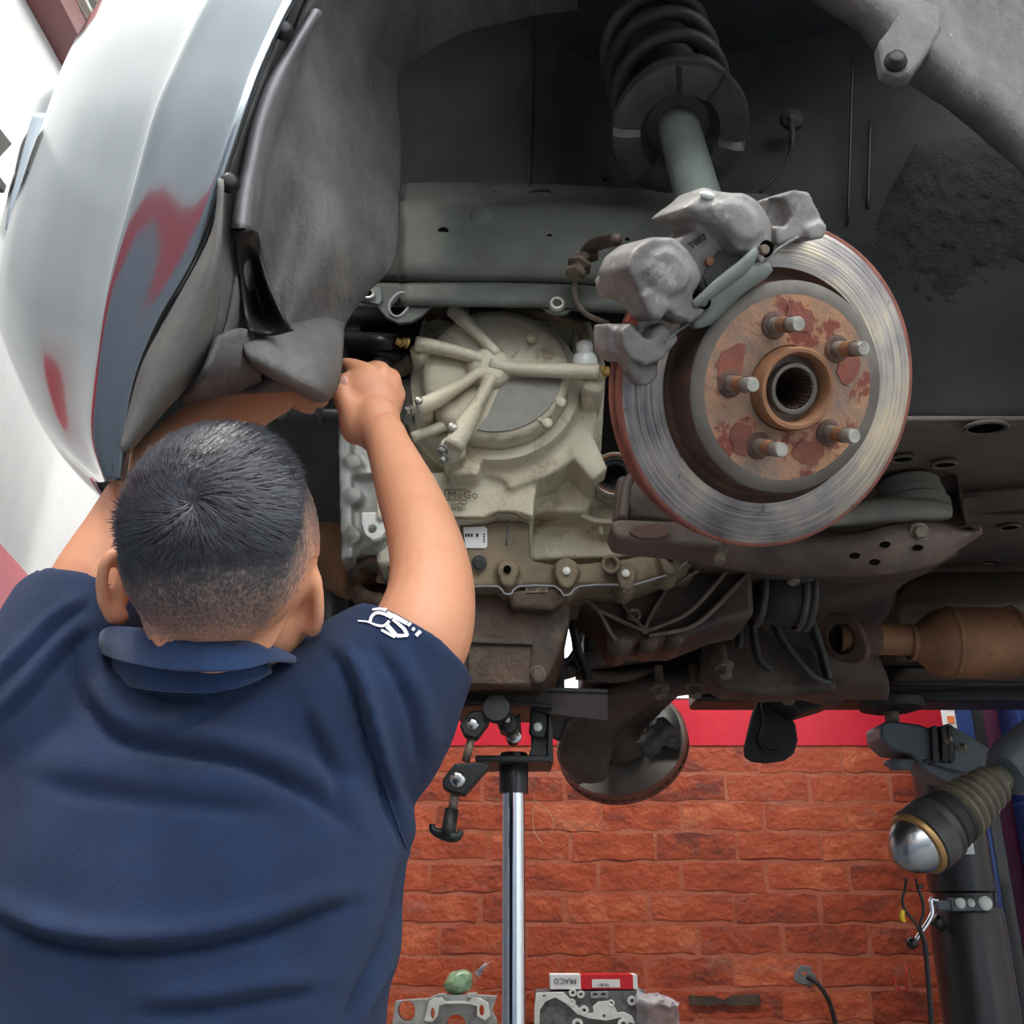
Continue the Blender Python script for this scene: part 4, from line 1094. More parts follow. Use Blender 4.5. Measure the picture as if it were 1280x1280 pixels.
# hoses and heat shield low on the left of the gearbox
MB().tube([PY(402, 690, 1.50), PY(425, 706, 1.46), PY(450, 724, 1.44)], [.05, .046, .035], 14, 4).build('exhaust_elbow', M['exhaust'], car)
MB().tube([PY(444, 738, 1.42), PY(460, 752, 1.40), PY(490, 760, 1.40)], [.012, .015, .02], 12, 4).build('flange_neck', M['oily'], car)
m = MB()
m.lathe([(.038, 0), (.041, .02), (.044, .05)], PY(470, 730, 1.41), Vector((.1, .5, .8)), 22, cap0=False, cap1=False)
m.build('pipe_cup', M['rust_dark'], car, solid=.003)
for k, pts in enumerate(([(402, 690), (412, 730), (410, 780), (420, 830)], [(386, 700), (392, 750), (404, 800), (430, 840)], [(430, 740), (424, 765), (430, 795), (440, 830)])):
    MB().tube([PY(x, y, 1.46 + k * .02) for x, y in pts], .011, 10, 4).build('coolant_hose', M['strut_black'], car)

# ---- sump under the gearbox
m = MB()
yprism(m, [(560, 735), (600, 738), (625, 742), (690, 742), (714, 746), (712, 780), (700, 815), (690, 838), (680, 852), (560, 852)], 1.40, 1.72)
yprism(m, [(630, 735), (700, 733), (708, 748), (690, 762), (640, 760)], 1.37, 1.5)
sump = m.build('oil_pan', M['oily'], car, remesh=.0045, rsm=2, label='oil-stained brown engine sump')
m = MB(); yprism(m, [(584, 802), (664, 806), (664, 856), (584, 856)], 1.385, 1.42)
m.build('sump_box', M['oily'], sump, bevel=.003)
m = MB(); yprism(m, [(578, 796), (666, 800), (666, 806), (578, 803)], 1.378, 1.41)
m.build('sump_lip', M['subframe'], sump, bevel=.0015)
st = MB().prism([PY(x, y, 1.368) for x, y in [(657, 730), (685, 729), (685, 740), (657, 741)]], Vector((0, .0015, 0))).build('code_plate', M['alu_dirty'], sump, smooth=False)
text_mesh('plate_code', '089120', PY(660, 738, 1.3672), RGT, ZU, .0085, M['ink'], st, .0003)
bolt('bolt', PY(672, 842, 1.39), Vector((0, -1, -.4)).normalized(), .009, .014, M['bolt_dirty'], sump)

text_mesh('cast_number', 'T083', dpl(864, 312, .0205), (dpl(890, 294, .0205) - dpl(864, 312, .0205)), (dpl(859, 304, .0205) - dpl(864, 312, .0205)), .0085, M['ink'], cal, .0006)
def cm_(pl): return [tuple(q) for q in catmull(pl, 4)]

# ---- floor pan over the exhaust tunnel
rows = []
for (py, zs) in ((520, (1.86, 1.87, 1.88, 1.88)), (580, (1.885, 1.89, 1.90, 1.90)), (640, (1.91, 1.92, 1.93, 1.93)), (700, (1.95, 1.97, 1.97, 1.97)), (760, (2.0, 2.02, 2.02, 2.02)), (800, (1.96, 1.97, 1.97, 1.97)), (835, (1.90, 1.90, 1.90, 1.90)), (862, (1.868, 1.868, 1.868, 1.868))):
    rows.append([PZ(x, py, z) for x, z in zip((890, 1040, 1180, 1420), zs)])
floorpan = MB().loft(rows, 5, 4).build('floor_pan', M['floorpan'], car, solid=.006, soff=-1, label='dirty brown floor pan under the car')
for (x, y, a, b, z) in ((1232, 532, .020, .009, 1.868), (1128, 571, .012, .006, 1.883), (1180, 578, .013, .006, 1.886), (1261, 657, .014, .007, 1.93), (1240, 700, .012, .006, 1.965)):
    c = PZ(x, y, z - .001)
    n = 18
    MB().prism([c + Vector((a * cos(2 * pi * i / n), b * 1.6 * sin(2 * pi * i / n), -.003)) for i in range(n)], Vector((0, 0, .003))).build('drain_hole', M['hole_shade'], floorpan, smooth=False)
    MB().tube([c + Vector((a * 1.15 * cos(2 * pi * i / n), b * 1.8 * sin(2 * pi * i / n), -.003)) for i in range(n + 1)], .0025, 6).build('hole_rim', M['floorpan'], floorpan)
# far sill: two dark rolled edges
for (y0, y1, Y0) in ((842, 858, 2.30), (856, 876, 2.36)):
    a = PY(870, y0, Y0); b = PY(870, y1, Y0)
    MB().cube(a.x, 2.3, Y0, Y0 + .12, b.z, a.z + .02).build('far_sill', M['black'], car, bevel=.008)
MB().cube(PY(1180, 840, 2.25).x - .1, 2.3, 2.22, 2.30, PY(1180, 846, 2.25).z, PY(1180, 838, 2.25).z).build('sill_flange', M['floorpan'], car, bevel=.004)
# pinch-welded rail across the pan
MB().tube([PZ(1195, 618, 1.895), PZ(1290, 612, 1.895), PZ(1400, 606, 1.895)], .006, 8).build('floor_seam', M['floorpan'], floorpan)

# ---- heat shield and exhaust with its flange
rows = []
for (py, x0, Y) in ((716, 1165, 1.86), (732, 1128, 1.82), (760, 1118, 1.80), (790, 1120, 1.84), (826, 1118, 1.92)):
    rows.append([PY(x0, py, Y), PY(x0 + 60, py, Y - .02), PY(x0 + 160, py, Y - .02), PY(x0 + 330, py, Y)])
MB().loft(rows, 4, 4).build('heat_shield', M['heat_shield'], car, solid=.003, label='dull tan heat shield above the exhaust')
EX = 1.68
cat_ = [(1048, 798, .026), (1080, 799, .026), (1134, 800, .026), (1142, 801, .027), (1160, 802, .046), (1180, 803, .058), (1240, 804, .060), (1262, 804, .059), (1272, 804, .050), (1282, 805, .036), (1400, 806, .030)]
ex = MB().tube([PY(x, y, EX) for x, y, r in cat_], [r for x, y, r in cat_], 28, 2, cap=False).build('exhaust_pipe', M['exhaust'], car, solid=.002, soff=-1, label='rusty orange exhaust with open flange')
for x, r in ((1186, .0595), (1264, .060), (1139, .030)):
    MB().lathe([(r, -.004), (r + .002, 0), (r, .004)], PY(x, 803, EX), RGT, 32, cap0=False, cap1=False).build('weld_bead', M['exhaust'], ex)
fx = Vector((.74, .62, .18)).normalized()
u1, u2, _ = frame(fx)
FC = PY(1054, 798, EX - .02)
def flange_ring(k):
    pts = []
    for i in range(40):
        a = 2 * pi * i / 40
        r = .038 + .014 * abs(cos(a - .9)) ** 6
        pts.append(FC + (u1 * cos(a) + u2 * sin(a)) * r * k)
    return pts
m = MB().holed([p - fx * .006 for p in flange_ring(1.0)], [circ(FC - fx * .006, .0255, u1, u2, 28)], fx * .014)
m.build('exhaust_flange', M['rust_dark'], ex, bevel=.002)
MB().lathe([(.0255, -.004), (.024, .004), (.024, .05), (.001, .05)], FC, fx, 28, cap0=False).build('pipe_bore', M['lift_black'], ex)
MB().tube([PY(1064, 797, EX - .012), PY(1086, 799, EX), PY(1098, 800, EX)], [.030, .0275, .0265], 24).build('burnt_collar', M['rust_dark'], ex)

# ---- lower control arm of the near wheel and its rear bushing
m = MB()
yp = lambda pts, Y0, Y1: m.prism([PY(x, y, Y0) for x, y in pts], Vector((0, Y1 - Y0, 0)))
yp([(762, 655), (772, 648), (860, 652), (905, 676), (900, 684), (860, 682), (800, 676), (770, 672)], 1.06, 1.115)
yp([(768, 652), (772, 596), (782, 592), (786, 602), (782, 646)], 1.08, 1.12)
yp([(785, 600), (798, 592), (830, 620), (850, 650), (784, 648)], 1.112, 1.15)
arm = m.build('control_arm', M['arm_steel'], car, bevel=.006, bseg=3, label='brown pressed-steel lower control arm')
n = 24
c = PY(812, 664, 1.055)
MB().prism([c + Vector((.022 * cos(2 * pi * i / n), 0, .008 * sin(2 * pi * i / n))) for i in range(n)], Vector((0, .006, 0))).build('arm_hole', M['rust_dark'], arm, smooth=False)
MB().tube([PY(x, y, 1.075) for x, y in [(778, 650), (782, 612), (788, 598), (800, 590), (812, 596)]], .006, 8, 4).build('arm_rim', M['arm_steel'], arm)
MB().tube([PY(799, 630, 1.21), PY(800, 648, 1.20)], .003, 8).build('arm_pin', M['steel'], arm)
# long rear leg with stamped lower plate
rows = []
for (x, yt, yb, Y) in ((860, 652, 700, 1.28), (960, 664, 712, 1.25), (1060, 668, 716, 1.22), (1120, 656, 712, 1.20), (1170, 654, 700, 1.20), (1200, 662, 682, 1.21), (1226, 660, 664, 1.22)):
    rows.append([PY(x, yt, Y + .04), PY(x, yt + 2, Y), PY(x, (yt + yb) / 2, Y - .005), PY(x, yb, Y + .02), PY(x, yb + 2, Y + .05)])
pl = MB().loft(rows, 3, 4).build('arm_plate', M['arm_steel'], arm, solid=.005)
for (x, y) in ((1107, 680), (1069, 694), (1094, 702), (1148, 684)):
    c = PY(x, y, 1.187)
    MB().prism([c + Vector((.0065 * cos(2 * pi * i / 14), 0, .0035 * sin(2 * pi * i / 14))) for i in range(14)], Vector((0, .004, 0))).build('plate_hole', M['hole_shade'], pl, smooth=False)
bolt('bolt', PY(1148, 664, 1.19), Vector((-.1, -.9, -.4)).normalized(), .0085, .014, M['bolt_dirty'], arm)
# bushing stack: cone, two discs, thick arm end
BC = PY(1141, 640, 1.24)
bx_ = Vector((0, .10, 1)).normalized()
MB().lathe([(.048, -.005), (.048, .008), (.044, .012), (.044, .022), (.041, .024), (.041, .038), (.022, .040), (.020, .055), (.014, .058)], BC, bx_, 36).build('bushing', M['mount_grey'], arm, angle=30)
rows = []
for (x, yt, yb) in ((1035, 650, 656), (1060, 634, 654), (1090, 626, 652), (1130, 624, 650), (1165, 624, 648), (1184, 632, 646), (1188, 640, 642)):
    rows.append([PY(x, yt, 1.27), PY(x, yt, 1.20), PY(x, (yt + yb) / 2, 1.19), PY(x, yb, 1.20), PY(x, yb, 1.27)])
MB().loft(rows, 3, 4).build('arm_leg', M['mount_grey'], arm, solid=.006)
# bracket around the bushing
rows = []
for (x, y, Y) in ((1096, 600, 1.30), (1110, 580, 1.29), (1140, 574, 1.28), (1168, 582, 1.28), (1190, 592, 1.27), (1198, 606, 1.26), (1206, 640, 1.24), (1212, 656, 1.23), (1226, 661, 1.22)):
    rows.append([PY(x, y, Y - .03), PY(x - 1, y + 1, Y + .10)])
brk = MB().loft(rows, 2, 4).build('bushing_bracket', M['arm_steel'], car, solid=.005)
m = MB().holed([PY(x, y, 1.33) for x, y in [(1090, 640), (1096, 598), (1112, 580), (1140, 575), (1168, 582), (1190, 592), (1200, 610), (1212, 656), (1190, 660), (1120, 656)]], [], Vector((0, .004, 0)))
m.build('bracket_web', M['arm_steel'], brk, smooth=False)
bolt('bolt', PY(1068, 598, 1.28), Vector((0, -.3, -1)).normalized(), .009, .02, M['bolt_dirty'], car)

# ---- subframe with its far control arm, rear mount bracket and bolts
rows = []
for (py, Y, xs) in ((690, 1.40, (860, 960, 1060, 1200)), (712, 1.42, (862, 960, 1070, 1160)), (735, 1.55, (900, 980, 1060, 1120)), (765, 1.66, (930, 990, 1040, 1110)), (800, 1.70, (935, 990, 1040, 1090)), (850, 1.74, (880, 960, 1040, 1110)), (872, 1.86, (900, 970, 1040, 1110)), (868, 2.0, (900, 970, 1040, 1110))):
    rows.append([PY(x, py, Y + d_) for x, d_ in zip(xs, (.02, 0, 0, .05))])
sub = MB().loft(rows, 4, 4).build('subframe', M['subframe'], car, solid=.006, label='dark brown subframe crossmember')
# gearbox rear mount: fan of cast ribs
m = MB()
for (pts, Y0, Y1) in (([(714, 740), (735, 728), (838, 728), (850, 700), (880, 700), (940, 700), (944, 770), (905, 778), (850, 800), (770, 800), (745, 770), (722, 752)], 1.46, 1.60),):
    yp(pts, Y0, Y1)
mount = m.build('mount_bracket', M['subframe'], car, bevel=.01, bseg=3, label='cast mount bracket with fanned ribs')
for pts in ([(800, 792), (850, 772), (880, 745), (905, 715), (925, 698)], [(808, 796), (860, 785), (892, 760), (918, 732), (940, 708)], [(838, 735), (862, 720), (885, 704), (905, 694)],
            [(716, 742), (745, 764), (760, 790), (768, 802)], [(735, 730), (790, 735), (838, 732)], [(770, 740), (782, 766), (808, 792)], [(830, 738), (812, 768), (802, 790)], [(745, 764), (780, 780), (808, 792)]):
    q = [PY(x, y, 1.462) for x, y in cm_(pts)]
    MB().grid([q, [p_ + Vector((0, -.028, -.006)) for p_ in q]]).build('mount_rib', M['arm_steel'], mount, solid=.006, soff=0, bevel=.0015)
MB().lathe([(.011, -.01), (.011, .008), (.006, .009), (.0055, 0)], PY(792, 770, 1.45), NY, 18).build('mount_bush', M['bolt_dirty'], mount)
for (x, y, r) in ((812, 728, .018), (850, 716, .02), (775, 800, .02), (812, 800, .014), (845, 795, .014)):
    MB().lathe([(r, 0), (r, .08)], PY(x, y, 1.45), EY, 14).build('mount_lug', M['oily'], mount)
# big rubber sleeve with clamp
SV0, SV1 = PY(945, 742, 1.52), PY(1012, 748, 1.52)
slv = MB().tube([SV0, SV0.lerp(SV1, .7), SV1], [.046, .046, .043], 26).build('rubber_sleeve', M['rubber'], car)
for t, r in ((.05, .048), (.80, .050), (.95, .049)):
    MB().lathe([(r, -.005), (r + .003, -.003), (r + .003, .003), (r, .005)], SV0.lerp(SV1, t), (SV1 - SV0), 28, cap0=False, cap1=False).build('sleeve_clamp', M['strut_black'], slv)
MB().box(PY(1006, 720, 1.47), (.022, .02, .022)).build('clamp_lug', M['strut_black'], slv, bevel=.004)
# inner underside: steering rack tunnel and ribs down to the crossmember
m = MB()
yp([(890, 770), (945, 758), (985, 768), (1008, 800), (1046, 852), (1050, 864), (960, 868), (905, 862), (880, 836)], 1.70, 1.78)
m.build('crossmember', M['subframe'], car, bevel=.012, bseg=3)
for pts in ([(918, 772), (922, 800), (920, 812)], [(938, 772), (940, 800), (946, 826), (960, 838)], [(962, 776), (980, 810), (1010, 845), (1034, 856)], [(1010, 775), (1022, 812), (1032, 850)]):
    q = [PY(x, y, 1.685) for x, y in cm_(pts)]
    MB().grid([q, [p_ + Vector((0, -.03, -.004)) for p_ in q]]).build('cross_rib', M['strut_black'], sub, solid=.008, soff=0, bevel=.002)
# far lower arm sweeping down to the far wheel
cl = [(1040, 872, 1.93, .035), (960, 848, 1.90, .050), (880, 848, 1.92, .052), (812, 858, 1.98, .055), (768, 880, 2.08, .058), (740, 915, 2.16, .055), (730, 950, 2.22, .045), (738, 972, 2.26, .03)]
m = MB()
rr = []
for (x, y, Y, r) in catmull(cl, 4):
    c = PY(x, y, Y)
    rr.append((c, r))
ring = []
for i, (c, r) in enumerate(rr):
    t = (rr[min(i + 1, len(rr) - 1)][0] - rr[max(i - 1, 0)][0]).normalized()
    up = Vector((0, -.25, 1)).normalized(); sd = t.cross(up).normalized()
    up = sd.cross(t)
    ring.append([c + sd * (r * 1.25 * cos(2 * pi * j / 14)) + up * (r * .55 * sin(2 * pi * j / 14)) for j in range(14)])
m.rings(ring)
farm = m.build('far_control_arm', M['subframe'], car, label='far lower control arm reaching to the far wheel')
c = PY(770, 842, 1.99)
for (pts, mt, r) in (([(700, 838), (760, 822), (830, 812), (880, 790), (930, 776)], 'subframe', .02), ([(720, 842), (770, 846), (840, 838)], 'oily', .012)):
    MB().tube([PY(x, y, 1.93) for x, y in pts], r, 10, 4).build('rack_tube', M[mt], sub)
for (x, y, Y) in ((868, 856, 1.86), (905, 832, 1.66), (825, 858, 1.84), (990, 716, 1.40), (898, 690, 1.24), (983, 864, 1.84)):
    bt = MB()
    c = PY(x, y, Y)
    ax_ = Vector((0, -.25, -1)).normalized()
    k = Y / 1.4
    bt.lathe([(.006 * k, -.03 * k), (.006 * k, -.004), (.013 * k, -.003), (.013 * k, .004 * k), (.009 * k, .005 * k)], c, ax_, 14)
    bt.lathe([(.0095 * k, .003), (.0095 * k, .016 * k), (.0075 * k, .018 * k)], c, ax_, 6)
    bt.build('bolt', M['bolt_dirty'], sub, smooth=False)

# ---- far brake disc seen from inside, with splash plate and knuckle
FC2 = P(776, 925, 2.33)
FN = cam_dir(-.26, -.74, -.62)
f1, f2, f3 = frame(FN)
def fpl(px, py, h): return PN(px, py, FC2 + FN * h, FN)
fd = MB().lathe([(.145, .0005), (.151, -.002), (.151, -.009), (.146, -.010), (.146, -.019), (.151, -.020), (.151, -.029), (.145, -.031), (.03, -.031)], FC2, FN, 72, cap0=False).build('far_brake_disc', M['rust_edge'], car, angle=35, label='far brake disc with rusty vented rim')
MB().lathe([(.03, .0), (.145, .0005)], FC2, FN, 72, cap1=False).build('disc_inner_face', M['hatrim'], fd)
for i in range(44):
    a = 2 * pi * i / 44
    d_ = f1 * cos(a) + f2 * sin(a)
    MB().box(FC2 + d_ * .148 - FN * .0145, (.006, .006, .0095), d_, FN.cross(d_), FN).build('vent_web', M['rust_edge'], fd, smooth=False)
m = MB()
A_ = [i * 2 * pi / 40 for i in range(-2, 26)]
outer = [FC2 + FN * .012 + (f1 * cos(a) + f2 * sin(a)) * .138 for a in A_]
inner = [FC2 + FN * .022 + (f1 * cos(a) + f2 * sin(a)) * .07 for a in A_]
m.grid([outer, inner]).build('splash_plate', M['strut_black'], fd, solid=.003)
kn2 = MB()
kn2.lathe([(.07, 0), (.06, .03), (.05, .08)], FC2, FN, 20)
kn2.tube([FC2 + FN * .05, P(800, 880, 2.25), P(840, 845, 2.2)], [.05, .045, .04], 14, 4)
kn2.tube([FC2 + FN * .05, P(735, 930, 2.2), P(732, 965, 2.2)], [.04, .04, .028], 14, 4)
kn2.build('far_knuckle', M['subframe'], car, remesh=.006, rsm=2)
MB().tube([P(700, 915, 2.16), P(712, 880, 2.12), P(722, 900, 2.1)], [.03, .026, .02], 12, 4).build('ball_joint', M['strut_black'], car)
MB().lathe([(.022 + .006 * (i % 2), i * .012) for i in range(8)], P(838, 905, 2.2), Vector((-.55, .1, -.5)), 16).build('tie_rod_boot', M['strut_black'], car)

# ---- black splash flap hanging under the far side
out = [(948, 868), (938, 900), (930, 935), (931, 946), (940, 952), (958, 954), (980, 951), (993, 942), (998, 925), (995, 905), (984, 890), (970, 884), (962, 872)]
m = MB().prism([PY(x, y, 2.20) for x, y in out], Vector((.0, .012, 0)))
m.build('splash_flap', M['rubber'], car, bevel=.005, bseg=3, label='black plastic splash flap hanging below the subframe')
MB().tube([PY(x, y, 2.195) for x, y in [(952, 880), (955, 905), (950, 925), (958, 938), (975, 940)]], .004, 8, 4).build('flap_bead', M['rubber'], car)
m = MB(); yp([(962, 866), (1070, 866), (1040, 880), (1000, 892), (990, 884)], 2.1, 2.2)
m.build('undertray', M['black'], car, bevel=.006)
# dark bulk behind the gearbox on the far side, with loom branch hanging in the gap
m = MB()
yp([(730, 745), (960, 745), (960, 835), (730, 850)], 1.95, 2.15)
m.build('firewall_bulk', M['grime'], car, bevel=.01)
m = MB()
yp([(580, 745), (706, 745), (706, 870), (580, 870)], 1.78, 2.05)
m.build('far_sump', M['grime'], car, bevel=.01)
lm = MB().tube([PY(x, y, 1.9) for x, y in [(716, 752), (715, 775), (720, 800), (722, 815), (728, 830), (735, 850)]], .009, 8, 4)
loom = lm.build('wiring_loom', M['black'], car)
MB().tube([PY(x, y, 1.9) for x, y in [(727, 770), (726, 790), (722, 808), (718, 826), (726, 838)]], .006, 8, 4).build('loom_branch', M['black'], loom)
MB().tube([PY(x, y, 1.9) for x, y in [(704, 830), (714, 822), (722, 812)]], [.003, .006, .008], 8, 3).build('loom_branch', M['black'], loom)
MB().box(PY(722, 773, 1.88), (.05, .02, .014)).build('loom_plug', M['black'], loom, bevel=.003)

# ================================================================== GEARBOX JACK
JY = 1.55
jx = PY(642, 1000, JY).x
jack = empty('gearbox_jack', (jx, JY, 0), 'tall gearbox jack with bright chrome pole and black tilting head', 'jack')
zc = PY(640, 992, JY).z
MB().lathe([(.0165, .12), (.0165, zc + .02)], (jx, JY, 0), Vector((0, 0, 1)), 32).build('pole', M['chrome'], jack, angle=40)
MB().lathe([(.0215, 0), (.0215, PY(640, 945, JY).z - zc), (.02, PY(640, 945, JY).z - zc + .004)], (jx, JY, zc), Vector((0, 0, 1)), 28).build('collar', M['lift_black'], jack, angle=40)
MB().lathe([(.05, 0), (.05, .10), (.03, .14), (.03, .45), (.026, .46)], (jx, JY, .06), Vector((0, 0, 1)), 28).build('cylinder', M['jack_black'], jack, angle=40)
for a in range(4):
    d_ = Vector((cos(a * pi / 2 + .78), sin(a * pi / 2 + .78), 0))
    MB().box(Vector((jx, JY, .075)) + d_ * .2, (.4, .05, .04), d_, d_.cross(Vector((0, 0, 1))), Vector((0, 0, 1))).build('foot', M['jack_black'], jack, bevel=.004)
    MB().lathe([(.03, -.012), (.03, .012)], Vector((jx, JY, .03)) + d_ * .39, d_.cross(Vector((0, 0, 1))), 18).build('caster', M['rubber'], jack)
jp = lambda m, pts, Y0, Y1: m.prism([PY(x, y, Y0) for x, y in pts], Vector((0, Y1 - Y0, 0)))
# lower bracket plate over the collar
m = MB()
a = PY(594, 948, JY - .05); b = PY(689, 957, JY - .05)
m.cube(a.x, b.x, JY - .05, JY + .06, PY(640, 952, JY - .05).z, PY(640, 944, JY - .05).z)
m.build('base_plate', M['jack_black'], jack, bevel=.002)
m = MB(); m.cube(PY(600, 950, JY).x, b.x, JY - .03, JY + .05, PY(640, 958, JY).z, PY(640, 951, JY - .03).z); m.build('plate_rib', M['jack_brown'], jack, bevel=.002)
# right upright with clevis and pin
m = MB(); jp(m, [(663, 883), (685, 883), (684, 936), (688, 946), (660, 946), (664, 936)], JY - .035, JY - .028)
m.build('upright', M['jack_black'], jack, bevel=.0015)
m = MB(); jp(m, [(686, 880), (690, 896), (692, 952), (688, 955), (684, 940)], JY - .05, JY + .05)
m.build('side_plate', M['jack_black'], jack, bevel=.0015)
m = MB(); jp(m, [(664, 880), (686, 880), (684, 917), (679, 923), (664, 921), (661, 915)], JY - .047, JY - .037)
m.build('clevis', M['jack_black'], jack, bevel=.003)
MB().lathe([(.0067, 0), (.0067, .003), (.0055, .004)], PY(672, 909, JY - .047), NY, 20).build('pivot_pin', M['gasket'], jack)
# tilting head plate
m = MB(); jp(m, [(575, 858), (640, 860), (760, 864), (760, 901), (690, 893), (664, 884), (590, 882), (575, 884)], JY - .06, JY - .052)
m.build('head_plate', M['jack_brown'], jack, bevel=.001)
m = MB()
pa = [PY(560, 855, JY - .065), PY(760, 861, JY - .065)]
m.prism([pa[0], pa[1], pa[1] + Vector((0, .26, .012)), pa[0] + Vector((0, .26, .012))], Vector((0, 0, -.006)))
m.build('head_top', M['jack_black'], jack, bevel=.0012)
m = MB(); jp(m, [(700, 880.4), (747, 882.6), (747, 884), (700, 882)], JY - .0605, JY - .058); m.build('plate_slot', M['black'], jack, smooth=False)
m = MB(); jp(m, [(584, 872), (612, 874), (690, 880), (690, 885), (584, 877)], JY - .075, JY - .06); m.build('head_rail', M['jack_black'], jack, bevel=.002)
# big round knob on its threaded spindle, pointing at the viewer
kc = PY(621, 886, JY - .13); kd = Vector((-.10, -1, .10)).normalized()
MB().lathe([(.008, -.09), (.008, -.012), (.017, -.010), (.0195, -.006), (.0195, .004), (.018, .006), (.001, .0062)], kc, kd, 32).build('tilt_knob', M['jack_black'], jack, angle=40)
m = MB(); jp(m, [(630, 888), (644, 892), (645, 912), (637, 917), (624, 912)], JY - .09, JY - .05); m.build('spindle_block', M['jack_black'], jack, bevel=.003)
m = MB(); jp(m, [(640, 898), (650, 890), (652, 918), (646, 930), (636, 930), (632, 920)], JY - .04, JY - .02); m.build('clevis', M['jack_black'], jack, bevel=.003)
MB().lathe([(.0105, 0), (.0105, .004), (.008, .005)], PY(643, 921, JY - .042), NY, 22).build('washer', M['brushed'], jack)
MB().tube([PY(646, 912, JY - .05), PY(641, 923, JY - .07)], .004, 10).build('pin_rod', M['bolt_dirty'], jack)
MB().lathe([(.004, 0), (.004, .004)], PY(634, 900, JY - .092), NY, 14).build('set_screw', M['gasket'], jack)
# left adjusting screw: upper clevis, rod, lower block, rod, T handle
def chunk(pts, Y0, Y1, name='screw_block'):
    m = MB(); jp(m, pts, Y0, Y1); return m.build(name, M['jack_black'], jack, bevel=.003)
chunk([(574, 906), (588, 888), (606, 888), (612, 902), (596, 924), (580, 920)], JY - .12, JY - .095)
MB().lathe([(.0085, 0), (.0085, .002), (.0045, .003)], PY(591, 905, JY - .12), NY, 22).build('rivet', M['brushed'], jack)
MB().tube([PY(590, 920, JY - .108), PY(582, 952, JY - .108)], .0058, 12).build('threaded_rod', M['bolt_dirty'], jack)
chunk([(553, 974), (568, 954), (602, 952), (614, 955), (580, 994), (562, 990), (553, 984)], JY - .12, JY - .088)
MB().lathe([(.0108, 0), (.0108, .002), (.005, .003)], PY(572, 974, JY - .12), NY, 24).build('rivet', M['brushed'], jack)
MB().tube([PY(569, 990, JY - .105), PY(565, 1016, JY - .105)], .0062, 12).build('threaded_rod', M['bolt_dirty'], jack)
MB().tube([PY(565, 1011, JY - .105), PY(561, 1036, JY - .105), PY(558, 1044, JY - .105)], [.0095, .010, .012], 14).build('handle_hub', M['jack_black'], jack)
m = MB().tube([PY(x, y, JY - .107) for x, y in [(540, 1030), (541, 1037), (548, 1041), (558, 1044), (568, 1046), (574, 1043), (576, 1038)]], [.004, .005, .0065, .008, .0075, .0055, .004], 12, 3)
m.build('tee_handle', M['jack_black'], jack)
s = MB().tube([PY(x, y, JY + .02) for x, y in [(660, 958), (661, 980), (668, 1000), (666, 1020), (668, 1040), (680, 1056)]], .0006, 5, 4).build('thread', M['string'], jack)
MB().tube([PY(x, y, JY + .02) for x, y in [(668, 1000), (684, 1012), (692, 1028), (688, 1042)]], .0005, 5, 4).build('thread', M['string'], jack)

# ================================================================== CAR LIFT on the far side
LY = 2.85
lift = empty('car_lift', (1.45, LY, 0), 'blue two-post car lift column with grey swing arm', 'car lift')
def wall_x(px, py, Y): return PY(px, py, Y).x
x_l = wall_x(1193, 900, LY)
MB().cube(x_l, x_l + .045, LY - .02, LY + .05, 0, 3.2).build('column_flange', M['lift_blue'], lift, bevel=.006)
MB().cube(x_l + .04, x_l + .075, LY - .02, LY, 0, 3.2).build('column_edge', M['lift_black'], lift, bevel=.004)
MB().cube(x_l + .05, x_l + .55, LY + .10, LY + .13, 0, 3.2).build('column_web', M['lift_purple'], lift, bevel=.004)
MB().cube(x_l + .17, x_l + .215, LY - .02, LY + .14, 0, 3.2).build('column_lip', M['lift_blue'], lift, bevel=.006)
MB().cube(x_l + .215, x_l + .5, LY - .10, LY + .08, PY(1260, 960, LY).z, PY(1260, 840, LY).z).build('carriage', M['lift_grey'], lift, bevel=.008)
MB().cube(x_l + .16, x_l + .52, LY - .06, LY + .09, 0.1, PY(1260, 1000, LY).z).build('carriage_skirt', M['lift_blue'], lift, bevel=.008)
MB().cube(x_l - .2, x_l + .7, LY - .15, LY + .3, 0, .015).build('foot_plate', M['lift_blue'], lift, bevel=.003)
dec = MB().cube(x_l - .036, x_l - .001, LY - .012, LY - .004, PY(1180, 912, LY).z, PY(1180, 876, LY).z).build('decal_strip', M['white_paper'], lift, smooth=False)
for y0 in (879, 896):
    MB().cube(x_l - .024, x_l - .006, LY - .0135, LY - .012, PY(1180, y0 + 9, LY).z, PY(1180, y0, LY).z).build('decal_print', M['orange'], dec, smooth=False)
# hydraulic ram
RY = 2.55
rx = wall_x(1216, 1200, RY)
zt = PY(1216, 1066, RY).z; zj = PY(1216, 1146, RY).z; zs = PY(1216, 1110, RY).z
MB().lathe([(.083, 0.0), (.083, zj - .02), (.078, zj)], (rx, RY, 0.02), Vector((0, 0, 1)), 36).build('ram_cylinder', M['lift_black'], lift, angle=40)
MB().lathe([(.064, 0), (.064, .05), (.075, .055), (.075, zt - zj + .2)], (rx, RY, zj), Vector((0, 0, 1)), 36).build('ram_sleeve', M['lift_black'], lift, angle=40)
a = PY(1186, 1122, RY - .085); b = PY(1240, 1139, RY - .085)
br = MB().cube(a.x, b.x, RY - .095, RY - .07, b.z, a.z).build('ram_bracket', M['lift_grey'], lift, bevel=.002)
MB().cube(a.x - .03, a.x + .01, RY - .09, RY - .06, b.z + .002, a.z - .004).build('bracket_ear', M['lift_grey'], br, bevel=.003)
for (x, r) in ((1200, .0115), (1213, .009), (1231, .0155)):
    MB().lathe([(r, 0), (r, .004), (r * .8, .007)], PY(x, 1129, RY - .096), NY, 16).build('bolt', M['gasket'], br)
